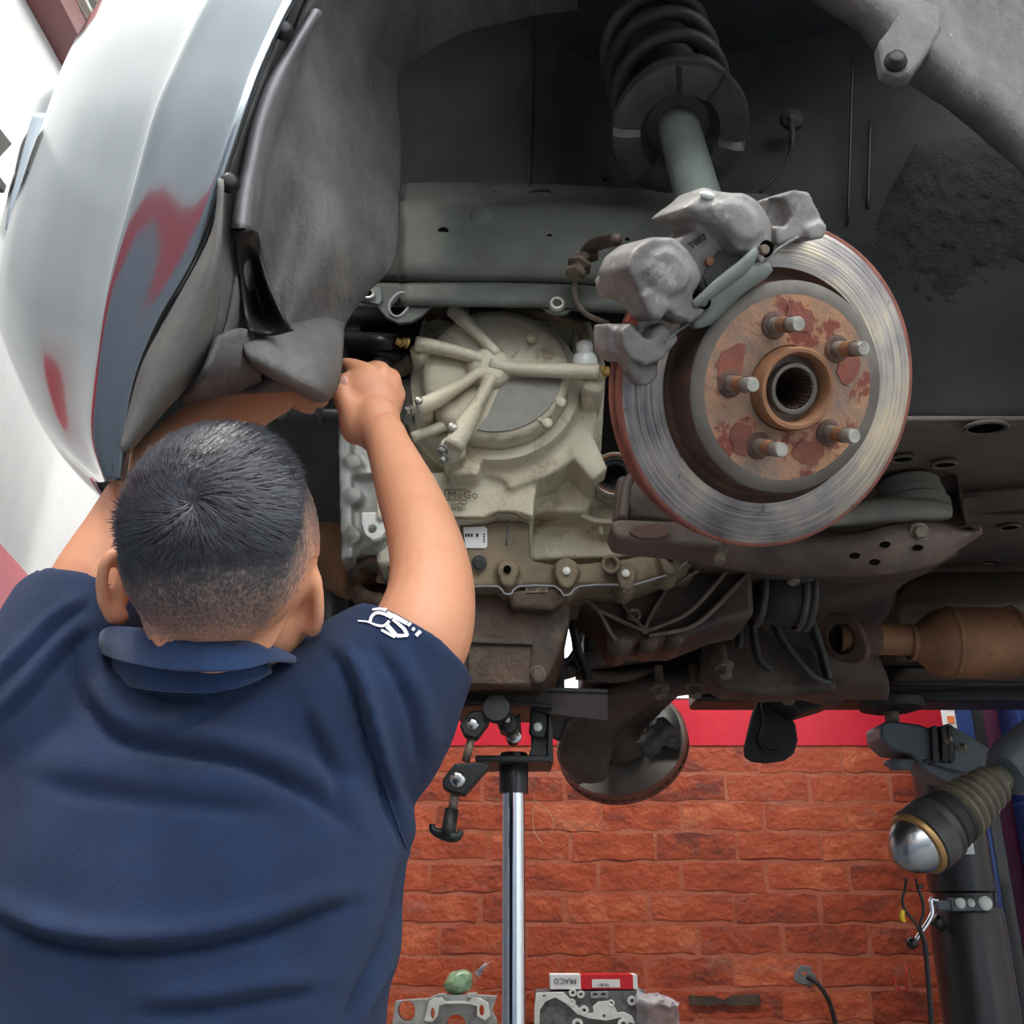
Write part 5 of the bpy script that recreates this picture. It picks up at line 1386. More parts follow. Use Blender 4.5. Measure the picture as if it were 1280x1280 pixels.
MB().lathe([(.012, 0), (.014, .02), (.014, .03)], PY(1178, 1160, RY - .06), Vector((-.6, -.3, .6)), 16).build('filler_cap', M['lift_black'], lift)
cr = MB().tube([PY(x, y, RY - .10) for x, y in [(1172, 1126), (1164, 1124), (1164, 1132), (1165, 1142), (1158, 1156), (1144, 1176)]], .0052, 10, 3).build('crank_lever', M['chrome'], lift)
MB().ell(PY(1140, 1179, RY - .10), (.0125, .0125, .0125)).build('lever_ball', M['lift_black'], cr)
MB().cube(PY(1196, 1040, RY - .08).x, PY(1212, 1040, RY - .08).x, RY - .09, RY - .078, PY(1200, 1068, RY - .08).z, PY(1200, 1046, RY - .08).z).build('spec_label', M['white_paper'], lift, smooth=False)
MB().tube([PY(x, y, RY + .05) for x, y in [(1242, 1110), (1246, 1160), (1248, 1220), (1242, 1300)]], .007, 8, 4).build('hydraulic_hose', M['lift_black'], lift)
MB().cube(PY(1180, 1250, 2.7).x - .0, PY(1188, 1250, 2.7).x, 2.66, 2.70, PY(1184, 1290, 2.7).z, PY(1184, 1248, 2.7).z).build('white_tag', M['white_paper'], lift, smooth=False)
MB().cube(PY(1247, 1100, 2.9).x, PY(1262, 1100, 2.9).x, 2.70, 2.73, .3, PY(1255, 1096, 2.7).z).build('safety_rack', M['brushed'], lift, bevel=.002)
# swing arm from the carriage to the pad under the sill
AY = 2.26
m = MB()
aL = [(1100, 906), (1110, 900), (1150, 905), (1168, 912), (1166, 946), (1150, 950), (1140, 942), (1118, 938), (1102, 924)]
jp(m, aL, AY - .05, AY + .05)
sarm = m.build('swing_arm', M['lift_grey'], lift, bevel=.006)
m = MB(); jp(m, [(1160, 912), (1186, 904), (1256, 946), (1250, 972), (1200, 964), (1160, 952)], AY - .045, AY + .045); m.build('arm_beam', M['lift_grey'], lift, bevel=.003)
m = MB(); jp(m, [(1140, 944), (1200, 960), (1256, 975), (1250, 1000), (1200, 985), (1160, 965)], AY - .02, AY + .06); m.build('arm_gusset', M['lift_grey'], lift, bevel=.003)
for x in (1168, 1180, 1188):
    m = MB(); jp(m, [(x - 4, 908), (x + 3, 906), (x + 7, 948), (x + 3, 954), (x - 2, 950)], AY - .062, AY + .05); m.build('arm_stop', M['jack_black'], lift, bevel=.002)
for (x, y) in ((1182, 925), (1200, 934)):
    bolt('bolt', PY(x, y, AY - .06), Vector((.6, -.8, 0)).normalized(), .007, .014, M['bolt_dirty'], lift)
pc_ = PY(1116, 905, AY)
ZV = Vector((0, 0, 1))
MB().lathe([(.024, -.075), (.024, -.07), (.034, -.065), (.034, -.058), (.028, -.055)], PY(1120, 918, AY), ZV, 20).build('pad_nut', M['lift_grey'], lift)
zp = PY(1114, 880, AY).z
MB().lathe([(.0155, PY(1114, 912, AY).z - zp), (.0155, .01)], (PY(1114, 890, AY).x, AY, zp), ZV, 18).build('pad_screw', M['bolt_dirty'], lift)
MB().lathe([(.045, 0), (.066, .006), (.070, .014), (.070, .026), (.062, .032)], (PY(1113, 880, AY).x, AY, PY(1113, 890, AY).z), ZV, 32).build('lift_pad', M['rubber'], lift, angle=40)

# ================================================================== REMOVED HALF SHAFT hung at the right
S0 = P(1128, 1070, 1.50); S1 = P(1282, 948, 1.62)
sd_ = (S1 - S0).normalized()
shaft = empty('drive_shaft', S0, 'removed half shaft with ribbed rubber boot and shiny domed joint, hanging at right', 'drive shaft')
def slathe(prof, name, mt, n=36, **k):
    return MB().lathe(prof, S0, sd_, n, **k).build(name, M[mt], shaft, angle=35)
slathe([(.002, -.014), (.018, -.008), (.032, .006), (.040, .022), (.042, .034), (.034, .038)], 'joint_dome', 'dome_steel')
slathe([(.038, .028), (.046, .030), (.0485, .034), (.0485, .037), (.046, .039)], 'retaining_ring', 'copper')
slathe([(.046, .037), (.0505, .040), (.0505, .066), (.0495, .068), (.0495, .071), (.0505, .073), (.0505, .080), (.043, .084), (.0435, .092)], 'joint_housing', 'strut_black')
slathe([(.043, .086), (.046, .090), (.046, .097), (.043, .100), (.043, .107), (.045, .109), (.045, .113), (.040, .116)], 'boot_clamp', 'rubber')
prof = [(.042, .110)]
for i in range(6):
    h = .116 + i * .0165; r = .046 - i * .0028
    prof += [(r * .84, h), (r, h + .006), (r, h + .0105), (r * .84, h + .0165)]
prof += [(.022, .218), (.020, .234), (.016, .236)]
slathe(prof, 'rubber_boot', 'boot_rubber')
slathe([(.013, .21), (.013, .30)], 'shaft_bar', 'bolt_dirty')
slathe([(.02, .236), (.034, .240), (.042, .252), (.046, .27), (.046, .42), (.03, .43)], 'inner_housing', 'lift_grey')
MB().lathe([(.004, 0), (.004, .01)], S0 + sd_ * .226 - FWD * .02, -FWD, 10).build('clamp_screw', M['bolt_dirty'], shaft)
MB().box(S0 + sd_ * .10 + UPV * -.045, (.012, .012, .012)).build('clamp_lug', M['rubber'], shaft, bevel=.002)
# loose sensor leads hanging below it
lead = MB().tube([P(1133, 1098, 1.52), P(1131, 1112, 1.52), P(1128, 1126, 1.52), P(1133, 1140, 1.52), P(1146, 1156, 1.52), P(1152, 1172, 1.52)], .0022, 8, 4).build('sensor_lead', M['rubber'], None)
tag(lead, 'thin black sensor lead with yellow plug hanging under the shiny joint', 'cable')
MB().tube([P(1129, 1138, 1.515), P(1127, 1145, 1.515), P(1130, 1152, 1.515)], [.003, .0042, .003], 8, 2).build('plug', M['yellow'], lead)
ld2 = MB().tube([P(1145, 1098, 1.52), P(1147, 1110, 1.52), P(1153, 1126, 1.52), P(1154, 1142, 1.52), P(1150, 1158, 1.52), P(1156, 1180, 1.52), P(1160, 1220, 1.52), P(1166, 1300, 1.52)], [.002, .002, .0025, .0022, .0025, .004, .004, .004], 8, 4).build('sensor_lead', M['rubber'], None)
tag(ld2, 'thicker black lead running down in front of the ram', 'cable')
MB().box(P(1151, 1108, 1.515), (.008, .006, .006)).build('lead_clip', M['rubber'], ld2, bevel=.001)

# ================================================================== THINGS ON AND BY THE BRICK WALL
pt = MB()
gg = random.Random(2)
c = PY(1006, 1220, YB - .004)
pt.prism([c + Vector(((.032 + gg.uniform(-.008, .006)) * cos(2 * pi * i / 14), 0, (.032 + gg.uniform(-.008, .006)) * sin(2 * pi * i / 14))) for i in range(14)], Vector((0, .008, 0)))
ho = pt.build('wall_hose', M['concrete'], None, bevel=.002)
tag(ho, 'black hose coming out of a grey cement patch in the bricks', 'hose')
MB().tube([PY(1010, 1222, YB - .01), PY(1018, 1226, YB - .03), PY(1030, 1240, YB - .04), PY(1040, 1262, YB - .04), PY(1048, 1300, YB - .04)], .007, 10, 4).build('hose', M['rubber'], ho)
hk = MB().tube([PY(1117, 1224, YB - .004), PY(1119, 1226, YB - .02), PY(1121, 1236, YB - .03), PY(1133, 1239, YB - .03), PY(1134, 1222, YB - .03), PY(1132, 1206, YB - .03)], .003, 8).build('wall_hook', M['red_wire'], None)
tag(hk, 'bent red wire hook on the brick wall', 'hook')
mk = MB().prism([PY(x, y, YB - .012) for x, y in [(861, 1244), (895, 1246), (905, 1250), (915, 1244), (950, 1243), (951, 1256), (915, 1258), (902, 1254), (890, 1258), (862, 1256)]], Vector((0, .006, 0))).build('dark_patch', M['subframe'], None, smooth=False)
tag(mk, 'dark grey unpainted mortar patch low on the brick wall', 'patch')

# engine castings standing on the bench
BY = 3.0
def bz(px, py): return PY(px, py, BY)
def rel(pts, y=BY): return [PY(x, p, y) for x, p in pts]
def down(m, base):   # lowest point of the prism brought to the bench top
    return m
cst = empty('engine_casting', (PY(560, 1260, BY).x, BY, ZBENCH), 'grey timing-cover casting with round port on bench left of pole', 'engine part')
YE = PY(560, 1300, BY)
def cast(pts, holes, y0, t, name, mt, root, bev=.002):
    m = MB().holed(rel(pts, y0), [[PY(cx + rx_ * cos(2 * pi * i / 18), cy + ry_ * sin(2 * pi * i / 18), y0) for i in range(18)] for cx, cy, rx_, ry_ in holes], Vector((0, t, 0)))
    return m.build(name, M[mt], root, bevel=bev)
zb_px = 1296
cast([(494, 1252), (514, 1250), (534, 1249), (546, 1244), (594, 1244), (621, 1246), (615, 1264), (621, 1276), (621, zb_px), (488, zb_px)], [(508, 1264, 11, 13), (541, 1268, 3, 8), (602, 1264, 4, 8), (570, 1280, 12, 12)], BY, .05, 'casting_body', 'casting', cst)
cast([(536, 1252), (542, 1248), (552, 1247), (556, 1252), (586, 1252), (590, 1247), (600, 1248), (610, 1254), (613, 1270), (606, 1276), (596, 1270), (596, 1258), (586, 1255), (556, 1255), (549, 1257), (547, 1270), (540, 1278), (530, 1276)], [(541, 1267, 2.5, 7), (602, 1263, 3, 7)], BY - .014, .014, 'sealing_face', 'gasket', cst, .001)
cast([(546, 1243), (556, 1242), (558, 1247), (546, 1248)], [], BY - .01, .03, 'lug', 'casting', cst)
cast([(583, 1242), (596, 1241), (596, 1247), (583, 1248)], [], BY - .01, .03, 'lug', 'casting', cst)
bag = MB()
bag.ell(PY(573, 1228, BY + .03), (.040, .03, .028), Vector((.9, 0, .35)).normalized(), Vector((0, 1, 0)), Vector((-.35, 0, .9)).normalized(), 24, 14)
for i, v in enumerate(bag.v): bag.v[i] = v + Vector((noise.noise(v * 40), noise.noise(v * 40 + Vector((9, 0, 0))), noise.noise(v * 40 + Vector((0, 9, 0))))) * .008
bo = tag(bag.build('green_bag', M['glass_bag'], None), 'crumpled pale green plastic bag on the casting left of pole', 'bag')
mm = MB()
for k in range(6):
    q = PY(592, 1216, BY + .03) + Vector((k * .003, 0, k * .002))
    mm.add([q, q + Vector((.02 + .004 * k, .004, .012 * (k % 3))), q + Vector((.018, -.006, .004 * k - .012))], [(0, 1, 2)])
mm.build('bag_end', M['wrap'], bo, solid=.0005)
hd = empty('cylinder_head', (PY(735, 1262, BY).x, BY, ZBENCH), 'cylinder head with white gasket face wrapped in clear film', 'engine part')
cast([(670, 1240), (806, 1238), (812, zb_px), (668, zb_px)], [], BY, .14, 'head_body', 'dark_core', hd)
cast([(670, 1241), (704, 1240), (716, 1252), (726, 1262), (732, 1267), (742, 1266), (741, 1258), (748, 1252), (760, 1251), (768, 1258), (772, 1266), (780, 1265), (790, 1270), (794, 1280), (786, 1278), (776, 1272), (758, 1276), (736, 1273), (722, 1268), (708, 1255), (694, 1247), (682, 1252), (675, 1262), (674, zb_px), (668, zb_px), (668, 1260)], [(680, 1245, 1.5, 1.5), (755, 1270, 2, 2)], BY - .006, .007, 'gasket_face', 'gasket', hd, .0008)
for (x, y, r, h_) in ((716, 1241, 5, 2), (726, 1243, 5, 2), (715, 1253, 4.5, 2), (730, 1263, 6, 2.5), (764, 1254, 4.5, 2), (790, 1251, 6, 2.5), (722, 1280, 7, 3), (779, 1280, 7, 3)):
    cast([(x + r * cos(2 * pi * i / 14), y + r * sin(2 * pi * i / 14)) for i in range(14)], [(x, y, h_, h_)], BY - .007, .007, 'bolt_boss', 'gasket', hd, .0006)
cast([(738, 1240), (760, 1239), (760, 1247), (738, 1248)], [(744, 1243, 3, 2), (754, 1243, 3, 2)], BY - .006, .006, 'port_plate', 'casting', hd, .0006)
rows = []
for i, x in enumerate((796, 808, 822, 836, 846, 850)):
    rows.append([PY(x, 1236 + i * 4 + 3 * sin(i * 2.1), BY - .01 + .02 * (i % 2)), PY(x - 2, 1250 + 2 * i, BY - .03 - .01 * (i % 2)), PY(x, 1268 + i, BY - .01), PY(x - 3, 1296, BY + .01 * (i % 2))])
wp = MB().loft(rows, 5, 4)
for i, v in enumerate(wp.v): wp.v[i] = v + Vector((0, noise.noise(v * 60) * .02, noise.noise(v * 50 + Vector((3, 3, 3))) * .008))
wr = wp.build('film_wrap', M['wrap'], hd, solid=.0006)
# carton lying on the head
cb0 = PY(688, 1220, BY); cb1 = PY(797, 1237, BY)
zc0, zc1 = cb1.z + .001, PY(740, 1218.5, BY).z
xA, xB, xC = PY(688, 1230, BY).x, PY(726, 1230, BY).x, PY(797, 1230, BY).x
carton = empty('parts_carton', ((xA + xC) / 2, BY + .03, zc0), 'flat red and white parts carton lying on the wrapped cylinder head', 'carton')
MB().cube(xA, xB, BY, BY + .10, zc0, zc1).build('carton_end', M['white_paper'], carton, smooth=False)
MB().cube(xB, xC - .012, BY, BY + .10, zc0, zc1).build('carton_body', M['box_red'], carton, smooth=False)
MB().cube(xC - .012, xC, BY, BY + .10, zc0, zc1).build('carton_flap', M['white_paper'], carton, smooth=False)
MB().cube(PY(740, 1230, BY).x, PY(775, 1230, BY).x, BY - .001, BY, zc0 + .004, zc0 + .024).build('carton_sticker', M['white_paper'], carton, smooth=False)
text_mesh('carton_logo', 'FRACO', Vector((PY(721, 1230, BY).x, BY - .0012, zc0 + .026)), -RGT, -ZU, .019, M['ink'], carton, .0003)
text_mesh('sticker_print', '118 No', Vector((PY(747, 1230, BY).x, BY - .0016, zc0 + .007)), RGT, ZU, .010, M['ink'], carton, .0003)

# ================================================================== THE MECHANIC
TX, TY = -0.285, 0.985
person = empty('person', (TX, TY, 0), 'person in navy polo shirt seen from behind, reaching up into the car', 'person')
HC = P(282, 676, 0.885)                     # head centre
HF = Vector((0.05, 0.92, 0.36)).normalized()   # face direction
HU = (Vector((-0.03, 0, 1)) - HF * Vector((-0.03, 0, 1)).dot(HF)).normalized()
HR = HF.cross(HU).normalized()

m = MB()
# skull, jaw, face
m.ell(HC + HF * .005, (.078, .090, .090), HR, HF, HU, 32, 20)
m.ell(HC - HF * .022 - HU * .012, (.079, .068, .074), HR, HF, HU, 32, 20)
m.ell(HC + HF * .045 - HU * .062, (.060, .058, .062), HR, HF, HU)
m.ell(HC + HF * .078 - HU * .105, (.030, .026, .022), HR, HF, HU)
m.tube([HC + HF * .093 + HU * .012, HC + HF * .112 - HU * .028, HC + HF * .106 - HU * .040], [.008, .013, .015], 10, 2)
m.ell(HC + HF * .085 + HU * .026, (.055, .016, .010), HR, HF, HU)
m.ell(HC + HF * .094 - HU * .068, (.024, .010, .0055), HR, HF, HU)
m.ell(HC + HF * .092 - HU * .078, (.022, .011, .006), HR, HF, HU)
# neck and torso core
NB = P(262, 858, 1.0)
m.tube([HC - HF * .030 - HU * .05, P(268, 760, .955), P(264, 815, .985), NB, Vector((TX, TY + .02, 1.30))], [.060, .062, .064, .066, .08], 24, 3)
m.ell(Vector((TX, TY + .01, 1.34)), (.14, .07, .15))
m.ell(Vector((TX, TY + .01, 1.10)), (.13, .07, .16))
# ears: rim and lobe with a hollow
for (ex_, ey, ed, s) in ((146, 734, .905, -1), (387, 748, .905, 1)):
    c = P(ex_, ey, ed)
    up = (HU * .95 - HF * .25 + RGT * (.12 if s < 0 else .05)).normalized()
    sd = (RGT * s * .55 - HF * .75).normalized()
    pts = []
    for i in range(11):
        a = -2.2 + i * (4.3 / 10)
        pts.append(c + up * (.031 * sin(a)) + (sd * .010 + RGT * s * .004) * cos(a))
    m.tube(pts, [.0055, .0062, .0062, .006, .006, .006, .006, .006, .006, .0058, .005], 8, 2)
    m.ell(c - sd * .006, (.004, .008, .022), sd.cross(up).normalized(), sd, up)
    m.ell(c - up * .026 - sd * .002, (.0065, .008, .010), sd.cross(up).normalized(), sd, up)
# right arm
def arm(pts):
    q = [P(x, y, d) for x, y, d, r in pts]
    m.tube(q, [r for *_, r in pts], 20, 4)
arm([(440, 900, .965, .05), (490, 850, .955, .050), (525, 795, .965, .0490), (538, 748, .99, .0440), (537, 705, 1.02, .0400), (526, 660, 1.06, .0368), (511, 620, 1.105, .0342), (497, 585, 1.145, .0298), (486, 558, 1.175, .0262), (479, 540, 1.195, .0255)])
m.ell(P(560, 733, 1.01), (.026, .03, .036))          # elbow
# left arm, passing behind the head and under the liner
arm([(90, 900, .97, .05), (96, 820, .98, .048), (118, 745, .99, .047), (160, 672, 1.02, .044), (205, 598, 1.07, .042), (258, 545, 1.12, .040), (300, 512, 1.17, .033), (332, 496, 1.205, .028), (350, 488, 1.22, .027)])
# right hand: back of the hand, thumb and four bent fingers
def fing(pts, r):
    m.tube([P(*p) for p in pts], r, 12, 3)
m.ell(P(462, 508, 1.222), (.036, .022, .046), (RGT * .96 + UPV * .22).normalized(), FWD, (UPV * .95 - RGT * .28).normalized())
m.ell(P(470, 530, 1.205), (.030, .024, .034), RGT, FWD, UPV)
m.ell(P(444, 525, 1.21), (.020, .022, .030), RGT, FWD, UPV)     # heel of the thumb
fing([(455, 496, 1.222), (462, 470, 1.226), (450, 461, 1.232), (438, 457, 1.242), (430, 454, 1.254)], [.014, .0125, .0105, .0095, .0075])      # index, pointing in
fing([(470, 500, 1.226), (478, 468, 1.232), (466, 462, 1.258), (452, 470, 1.278)], [.015, .0130, .0112, .0092])     # middle
fing([(480, 505, 1.228), (490, 476, 1.238), (482, 472, 1.266), (466, 484, 1.282)], [.015, .0126, .0110, .0092])      # ring
fing([(487, 515, 1.228), (496, 492, 1.240), (490, 488, 1.264), (476, 496, 1.276)], [.013, .0112, .0098, .0085])      # little
fing([(446, 530, 1.208), (434, 508, 1.205), (427, 490, 1.212), (431, 477, 1.222), (436, 472, 1.230)], [.017, .0135, .0118, .0105, .0080])  # thumb
# left hand, hidden behind the liner: palm and fingers round the hose
m.ell(P(368, 480, 1.245), (.040, .018, .030), RGT, FWD, UPV)
for k in range(4):
    fing([(380, 468 + k * 9, 1.25), (394, 466 + k * 10, 1.265), (402, 470 + k * 10, 1.285), (396, 474 + k * 10, 1.30)], [.012, .011, .010, .008])
fing([(362, 492, 1.235), (376, 504, 1.24), (390, 510, 1.262)], [.013, .011, .009])
# legs
for s in (-1, 1):
    m.tube([Vector((TX + s * .09, TY, 1.0)), Vector((TX + s * .10, TY, .55)), Vector((TX + s * .11, TY + .01, .12)), Vector((TX + s * .11, TY, .06))], [.085, .06, .04, .04], 16, 3)
body = m.build('body', M['skin'], person, remesh=0.0034, rsm=5)
bake(body)
for p_ in body.data.polygons: p_.use_smooth = True

# thumb and index nails
for (c, n_, u, a, b) in ((P(428.5, 478.5, 1.207), (-FWD - RGT * .35).normalized(), (UPV * .9 + RGT * .3).normalized(), .0062, .0085),):
    x = u.cross(n_).normalized()
    mm = MB().ell(c, (a, .0022, b), x, n_, u, 14, 8)
    mm.build('fingernail', M['nail'], body)
for s in (-1, 1):
    e = HC + HF * .083 + HR * (s * .032) + HU * .008
    mm = MB().ell(e, (.0115, .0115, .0115)); mm.build('eye', M['white_paper'], body)

# ---- trousers and shoes (below the frame)
m = MB()
m.ell(Vector((TX, TY, .98)), (.175, .125, .12))
for s in (-1, 1):
    m.tube([Vector((TX + s * .08, TY, 1.0)), Vector((TX + s * .095, TY, .55)), Vector((TX + s * .105, TY + .01, .09))], [.10, .078, .062], 18, 3)
m.build('trousers', M['trouser'], person, remesh=.008, rsm=3)
for s in (-1, 1):
    m = MB(); m.ell(Vector((TX + s * .11, TY + .06, .045)), (.048, .14, .045)); m.ell(Vector((TX + s * .11, TY - .03, .06)), (.045, .06, .06))
    m.build('shoe', M['black'], person, remesh=.006, rsm=2)

# ---- polo shirt
m = MB()
def tring(z, cx, cy, ax_, ay, n=40, sq=2.5):
    r = []
    for j in range(n):
        a = 2 * pi * j / n
        ca, sa = cos(a), sin(a)
        r.append(Vector((cx + ax_ * (abs(ca) ** (2 / sq)) * (1 if ca >= 0 else -1), cy + ay * (abs(sa) ** (2 / sq)) * (1 if sa >= 0 else -1), z)))
    return r
tor = [(0.90, -.29, .985, .178, .135), (1.00, -.29, .985, .176, .135), (1.15, -.292, .985, .178, .128), (1.27, -.293, .98, .184, .128), (1.36, -.292, .972, .192, .128), (1.43, -.289, .972, .198, .124), (1.48, -.286, .972, .190, .116), (1.525, -.284, .974, .155, .106), (1.56, -.280, .976, .105, .094), (1.585, -.278, .982, .078, .080)]
m.rings([tring(*t, sq=2.3) for t in catmull(tor, 3)])
def sleeve(pts):
    m.tube([P(x, y, d) for x, y, d, r in pts], [r for *_, r in pts], 26, 4)
sleeve([(330, 990, .97, .11), (400, 932, .965, .105), (452, 888, .955, .093), (488, 844, .955, .080), (512, 814, .958, .0690), (520, 803, .961, .065)])
sleeve([(170, 980, .97, .11), (110, 920, .965, .105), (85, 860, .965, .092), (96, 795, .975, .074), (104, 778, .985, .068)])
shirt = m.build('polo_shirt', M['navy'], person, remesh=0.0045, rsm=7)
bake(shirt)
# cloth folds pressed into the finished surface
def pdist(p, pl):
    best = 1e9; sgn = 1; tt = 0
    for i in range(len(pl) - 1):
        a = pl[i]; b = pl[i + 1]
        vx, vy = b[0] - a[0], b[1] - a[1]
        L2 = vx * vx + vy * vy
        t = max(0, min(1, ((p[0] - a[0]) * vx + (p[1] - a[1]) * vy) / L2))
        qx, qy = a[0] + vx * t, a[1] + vy * t
        d = math.hypot(p[0] - qx, p[1] - qy)
        if d < best:
            best = d; tt = (i + t) / (len(pl) - 1)
            sgn = 1 if vx * (p[1] - a[1]) - vy * (p[0] - a[0]) > 0 else -1
    return best * sgn, tt
def cm(pl): return [tuple(q) for q in catmull(pl, 4)]
FOLDS = [  # polyline, width px, depth m, ridge on the upper side
    (cm([(96, 800), (104, 850), (122, 892), (160, 922), (215, 934), (300, 950), (380, 985), (440, 1030)]), 15, .0085),
    (cm([(-20, 1138), (40, 1168), (110, 1184), (210, 1186), (310, 1168), (400, 1138), (440, 1128)]), 14, .0085),
    (cm([(432, 822), (452, 890), (470, 950), (490, 1010), (508, 1062)]), 9, .0055),
    (cm([(412, 810), (440, 850), (456, 905), (462, 950)]), 10, .006),
    (cm([(170, 1262), (260, 1258), (340, 1244), (400, 1236)]), 14, .005),
    (cm([(40, 968), (130, 985), (250, 1000), (350, 1010)]), 22, .004),
    (cm([(200, 930), (240, 905), (290, 870), (340, 838)]), 12, .004),
    (cm([(0, 905), (40, 862), (80, 815), (110, 790)]), 9, .005),
    (cm([(-10, 860), (30, 820), (70, 780), (110, 752)]), 8, .004),
    (cm([(380, 880), (400, 930), (420, 970), (430, 1010)]), 16, .004),
    (cm([(470, 800), (500, 850), (520, 900), (528, 960)]), 11, .0035),
    (cm([(505, 1080), (490, 1160), (455, 1240), (430, 1290)]), 9, .005),
    (cm([(160, 850), (210, 872), (270, 874), (330, 855)]), 9, .0025),
]
me = shirt.data
nv = len(me.vertices)
nrm = [v.normal.copy() for v in me.vertices]
for i, v in enumerate(me.vertices):
    if nrm[i].dot(FWD) > .35: continue
    px, py, d = to_px(v.co)
    off = 0.0
    for pl, w, dep in FOLDS:
        if px < pl[0][0] - 90 and px < pl[-1][0] - 90: continue
        s, t = pdist((px, py), pl)
        if abs(s) > w * 4: continue
        fade = min(1, 4 * t + .15) * min(1, 4 * (1 - t) + .15)
        off += 1.6 * fade * dep * (-exp(-((s - w * .35) / (w * .55)) ** 2) + .8 * exp(-((s + w * 1.2) / (w * 1.1)) ** 2))
    off += noise.noise(v.co * 16) * .0022 + noise.noise(Vector((v.co.x * 9, v.co.y * 9, v.co.z * 30))) * .0015
    v.co += nrm[i] * off
me.update()
for p_ in me.polygons: p_.use_smooth = True
sm = shirt.modifiers.new('s', 'SMOOTH'); sm.factor = .4; sm.iterations = 2
bake(shirt)
for p_ in shirt.data.polygons: p_.use_smooth = True

# sleeve hem, shoulder seams, collar
def bvh(o):
    vs_ = [v.co.copy() for v in o.data.vertices]
    return BVHTree.FromPolygons(vs_, [tuple(p.vertices) for p in o.data.polygons])
SB = bvh(shirt)
def on_cloth(px, py, off=.001):
    h = SB.ray_cast(EYE, ray(px, py).normalized())
    if h[0] is None: return P(px, py, .9)
    return h[0] + h[1] * off
for pl in ([(432, 826), (452, 892), (470, 950), (490, 1010), (507, 1060)], [(96, 806), (100, 850), (108, 885)]):
    MB().tube([on_cloth(x, y, .0) for x, y in cm(pl)], .0014, 6).build('shoulder_seam', M['navy'], shirt)
for dy_ in (0, 4):
    MB().tube([on_cloth(x, y + dy_, .0002) for x, y in cm([(132, 852), (190, 862), (250, 864), (300, 852), (345, 832)])], .0006, 5).build('yoke_stitch', M['navy_rib'], shirt)

top = [(122, 800, .975), (134, 786, .945), (165, 786, .905), (215, 791, .885), (262, 797, .882), (310, 803, .892), (348, 812, .918), (374, 826, .955), (386, 836, .99)]
mid_ = [(120, 806, .97), (130, 800, .935), (164, 806, .892), (215, 813, .870), (262, 817, .866), (310, 820, .878), (348, 822, .906), (375, 828, .95), (388, 838, .985)]
bot = [(122, 814, .968), (134, 820, .932), (164, 830, .886), (215, 838, .864), (262, 840, .859), (306, 837, .872), (342, 826, .902), (374, 830, .95), (388, 840, .985)]
inn_ = [(130, 806, .99), (146, 794, .962), (172, 796, .925), (216, 800, .905), (262, 805, .90), (308, 811, .91), (342, 818, .935), (368, 830, .965), (382, 840, .995)]
MB().loft([[P(x, y, d - .034) for x, y, d in r] for r in (inn_, top, mid_, bot)], 4, 5).build('collar', M['navy_rib'], shirt, solid=.0035, sub=1, label='folded ribbed collar')
st_ = [(136, 822, .945), (168, 834, .902), (216, 842, .880), (262, 845, .876), (304, 841, .888), (336, 832, .915)]
st2 = [(132, 850, .95), (168, 860, .905), (216, 866, .882), (262, 866, .878), (304, 858, .89), (338, 842, .918)]
MB().loft([[P(x, y - 12, d - .022) for x, y, d in st_], [P(x, y, d - .028) for x, y, d in st2]], 4, 3).build('collar_stand', M['navy_rib'], shirt, solid=.003)
# buttons-free back; embroidered emblem on the right sleeve
def decal(name, polys, parent, material, off=.0012):
    m = MB()
    for pl in polys:
        n_ = len(pl)
        vs_ = [on_cloth(x, y, off) for x, y in pl]
        m.prism(vs_, -FWD * .0006)
    return m.build(name, material, parent, smooth=False)
def stroke(pts, w0, w1=None):
    """thin ribbon as quads"""
    w1 = w1 if w1 is not None else w0
    q = catmull(pts, 4)
    out = []
    for i in range(len(q) - 1):
        (ax_, ay), (bx, by) = q[i], q[i + 1]
        L_ = max(math.hypot(bx - ax_, by - ay), 1e-6)
        nx_, ny_ = -(by - ay) / L_, (bx - ax_) / L_
        wa = w0 + (w1 - w0) * i / (len(q) - 1); wb_ = w0 + (w1 - w0) * (i + 1) / (len(q) - 1)
        out.append([(ax_ + nx_ * wa, ay + ny_ * wa), (bx + nx_ * wb_, by + ny_ * wb_), (bx - nx_ * wb_, by - ny_ * wb_), (ax_ - nx_ * wa, ay - ny_ * wa)])
    return out
em = []
em += stroke([(466, 763), (476, 762), (483, 764)], 1.2, 1.8)
em += stroke([(484, 767), (496, 773), (509, 780)], 2.4, 2.4)
em += stroke([(463, 779), (465, 772), (471, 767), (480, 768), (490, 773)], 1.8, 2.0)
em += stroke([(448, 777), (460, 778), (470, 782), (480, 783), (487, 777)], .8, 1.8)
em += stroke([(484, 783), (490, 789), (496, 795), (504, 795), (510, 795)], 3.2, 1.4)
em += stroke([(491, 775), (500, 782), (506, 788), (509, 795)], 1.6, 2.6)
em += stroke([(477, 788), (486, 793), (494, 797)], 1.4, 1.8)
em += stroke([(510, 783), (513, 779.5)], 1.9); em += stroke([(515.5, 788.5), (518, 785.5)], 1.9); em += stroke([(520, 795), (525, 789.5)], 2.2)
decal('sleeve_emblem', em, shirt, M['white_print'])['label'] = 'white embroidered emblem'

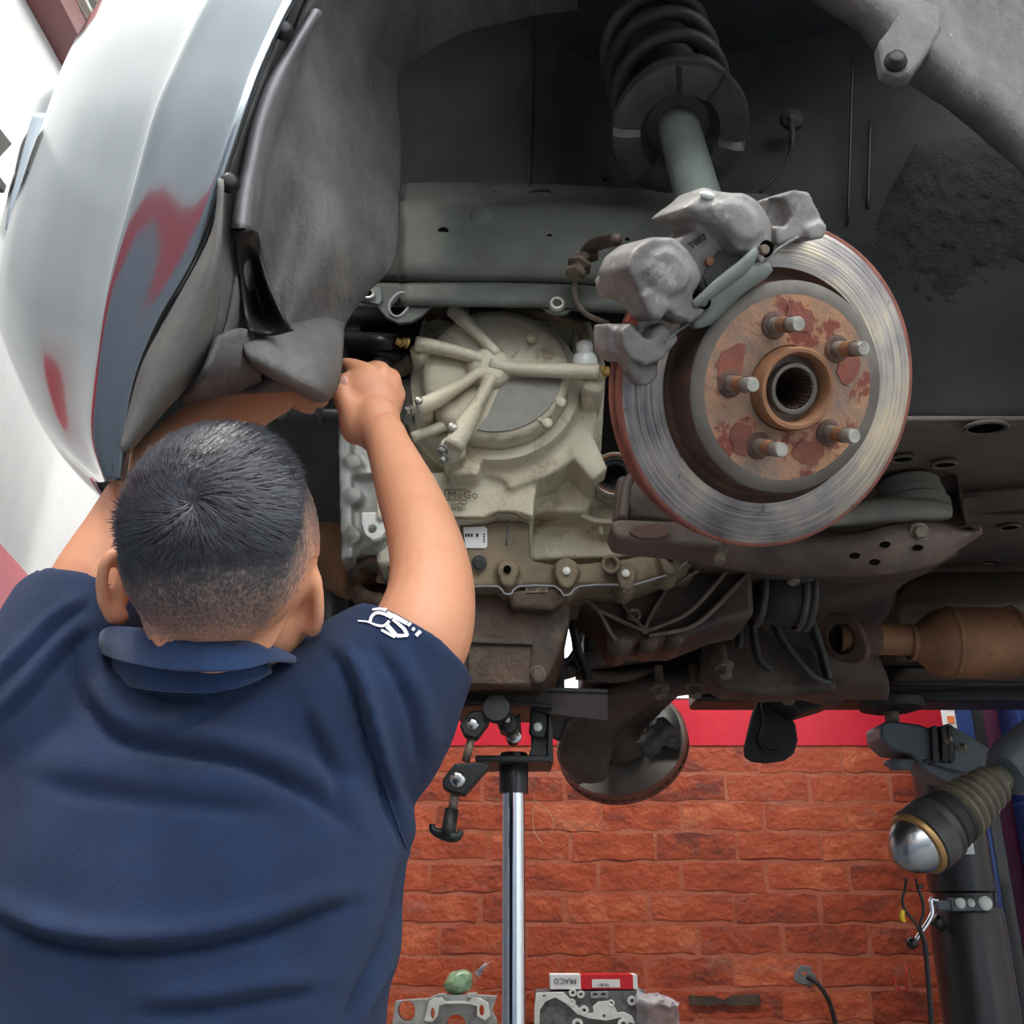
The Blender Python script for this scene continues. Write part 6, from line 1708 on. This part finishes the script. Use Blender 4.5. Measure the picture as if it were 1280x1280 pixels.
# ---- hair: scalp cap with clipped fade plus combed strands
BB = bvh(body)
def hair_cap_material():
    m = bpy.data.materials.new('clipped_hair'); m.use_nodes = True
    nt = m.node_tree; N = nt.nodes; L = nt.links
    b = N['Principled BSDF']; b.inputs['Roughness'].default_value = .55
    tc = N.new('ShaderNodeTexCoord')
    n1 = N.new('ShaderNodeTexNoise'); n1.inputs['Scale'].default_value = 420; n1.inputs['Detail'].default_value = 3
    mp = N.new('ShaderNodeMapping'); mp.inputs['Scale'].default_value = (1, 1, .35)
    L.new(tc.outputs['Object'], mp.inputs['Vector']); L.new(mp.outputs['Vector'], n1.inputs['Vector'])
    n2 = N.new('ShaderNodeTexNoise'); n2.inputs['Scale'].default_value = 22; n2.inputs['Detail'].default_value = 4
    L.new(tc.outputs['Object'], n2.inputs['Vector'])
    at = N.new('ShaderNodeAttribute'); at.attribute_name = 'length'
    def math(op, a, c):
        q = N.new('ShaderNodeMath'); q.operation = op
        for i, s in enumerate((a, c)):
            if isinstance(s, (int, float)): q.inputs[i].default_value = s
            else: L.new(s, q.inputs[i])
        return q.outputs[0]
    f = math('ADD', at.outputs['Fac'], math('MULTIPLY', math('SUBTRACT', n1.outputs['Fac'], .5), .9))
    f = math('ADD', f, math('MULTIPLY', math('SUBTRACT', n2.outputs['Fac'], .5), .35))
    cr = N.new('ShaderNodeValToRGB'); e = cr.color_ramp.elements
    e[0].position = 0.0; e[0].color = (*s2l(206, 150, 120), 1)
    e[1].position = 1.0; e[1].color = (*s2l(34, 34, 38), 1)
    x = e.new(.3); x.color = (*s2l(136, 108, 96), 1)
    x = e.new(.6); x.color = (*s2l(72, 66, 66), 1)
    L.new(f, cr.inputs['Fac']); L.new(cr.outputs['Color'], b.inputs['Base Color'])
    bp = N.new('ShaderNodeBump'); bp.inputs['Strength'].default_value = .5; bp.inputs['Distance'].default_value = .003
    L.new(n1.outputs['Fac'], bp.inputs['Height']); L.new(bp.outputs['Normal'], b.inputs['Normal'])
    return m
M['fade'] = hair_cap_material()
# sample the scalp over a lat/long grid about the head centre
WH = P(240, 625, .80)               # the whorl
def scalp(dirv):
    h = BB.ray_cast(HC + dirv * .25, -dirv)
    return h
def hlen(dirv):
    """0 at the hairline .. 1 on top, from direction about the head"""
    u = dirv.dot(HU); f = dirv.dot(HF); 
    k = u + .62 * f          # high on the crown and forehead side
    return k
cv, cf, cl_ = [], [], []
NA, NB_ = 96, 44
idx = {}
for i in range(NB_):
    el = radians(-62 + 152 * i / (NB_ - 1))
    for j in range(NA):
        az = 2 * pi * j / NA
        d = HR * (cos(el) * sin(az)) + HF * (cos(el) * -cos(az)) + HU * sin(el)     # az 0 = back of the head
        back = cos(az)
        # hairline: low on the nape, around the ears, up over the forehead
        lo = -62 + 0 if back > .75 else (-30 if back > .35 else (-12 if back > -.25 else (10 if back > -.6 else 42)))
        low = -60 * max(0, min(1, (back - .25) / .5)) + (1 - max(0, min(1, (back - .25) / .5))) * (-14 if back > -.2 else 10 + 45 * max(0, min(1, (-back - .2) / .5)))
        deg = el * 180 / pi
        if deg < low: continue
        h = scalp(d)
        if h[0] is None or (h[0] - HC).length > .104: continue
        t = max(0, min(1, (deg - low) / 88.0))
        lift = .0018 + .009 * max(0, min(1, (t - .55) / .45)) ** 1.2
        lump = noise.noise(d * 9) * .003 * t
        cv.append(h[0] + d * (lift + lump)); cl_.append(min(1, t * 1.3)); idx[(i, j)] = len(cv) - 1
for i in range(NB_ - 1):
    for j in range(NA):
        q = [(i, j), (i, (j + 1) % NA), (i + 1, (j + 1) % NA), (i + 1, j)]
        if all(k in idx for k in q): cf.append(tuple(idx[k] for k in q))
me = bpy.data.meshes.new('hair')
me.from_pydata([tuple(v) for v in cv], [], cf)
me.update()
at = me.attributes.new('length', 'FLOAT', 'POINT')
at.data.foreach_set('value', cl_)
for p_ in me.polygons: p_.use_smooth = True
hair = link('hair', me, person, M['fade'])
tag(hair, 'short dark hair with a crown whorl and faded back')
# strands
CB = BVHTree.FromPolygons(cv, cf)
sv, sf = [], []
g = random.Random(11)
WD = (WH - HC).normalized()
def add_strand(root, nrm_, dirv, length, w, curl):
    pts = [root]
    d = dirv.copy()
    for k in range(3):
        pts.append(pts[-1] + (d + nrm_ * (.45 - .35 * k)).normalized() * (length / 3))
        d = (d + Vector((g.gauss(0, curl), g.gauss(0, curl), g.gauss(0, curl)))).normalized()
    side = d.cross(nrm_).normalized()
    b = len(sv)
    for k, p_ in enumerate(pts):
        ww = w * (1 - k / 3.3)
        sv.append(p_ - side * ww); sv.append(p_ + side * ww)
    for k in range(3):
        sf.append((b + 2 * k, b + 2 * k + 1, b + 2 * k + 3, b + 2 * k + 2))
n_s = 0
while n_s < 15000:
    d = Vector((g.gauss(0, 1), g.gauss(0, 1), g.gauss(0, 1))).normalized()
    h = CB.ray_cast(HC + d * .25, -d)
    if h[0] is None: continue
    q = h[0] - HC
    dd = q.normalized()
    # local length from the cap attribute
    ln = cl_[cf[h[2]][0]]
    if g.random() > .12 + ln * ln: continue
    # swirl about the whorl, then combed forward and to the right
    away = dd - WD; away = (away - dd * away.dot(dd))
    if away.length < 1e-4: continue
    dist = away.length
    away.normalize()
    tang = dd.cross(away)
    comb = (HF * .7 + HR * .55 + HU * .15); comb = (comb - dd * comb.dot(dd))
    fl_ = away * 1.0 - tang * (.9 * exp(-dist * 2.2)) + comb * (.8 if ln > .6 else .1) + (-HU * .6 if ln < .6 else Vector((0, 0, 0)))
    fl_ = (fl_ - dd * fl_.dot(dd)).normalized()
    L_ = .0035 + .020 * max(0, (ln - .5) / .5) ** 1.3
    add_strand(h[0] - dd * .001, dd, fl_, L_ * g.uniform(.7, 1.2), .00028 + .00022 * ln, .12)
    n_s += 1
me = bpy.data.meshes.new('hair_strands')
me.from_pydata([tuple(v) for v in sv], [], sf); me.update()
hs = link('hair_strands', me, hair, M['hair'])
hs['kind'] = 'stuff'
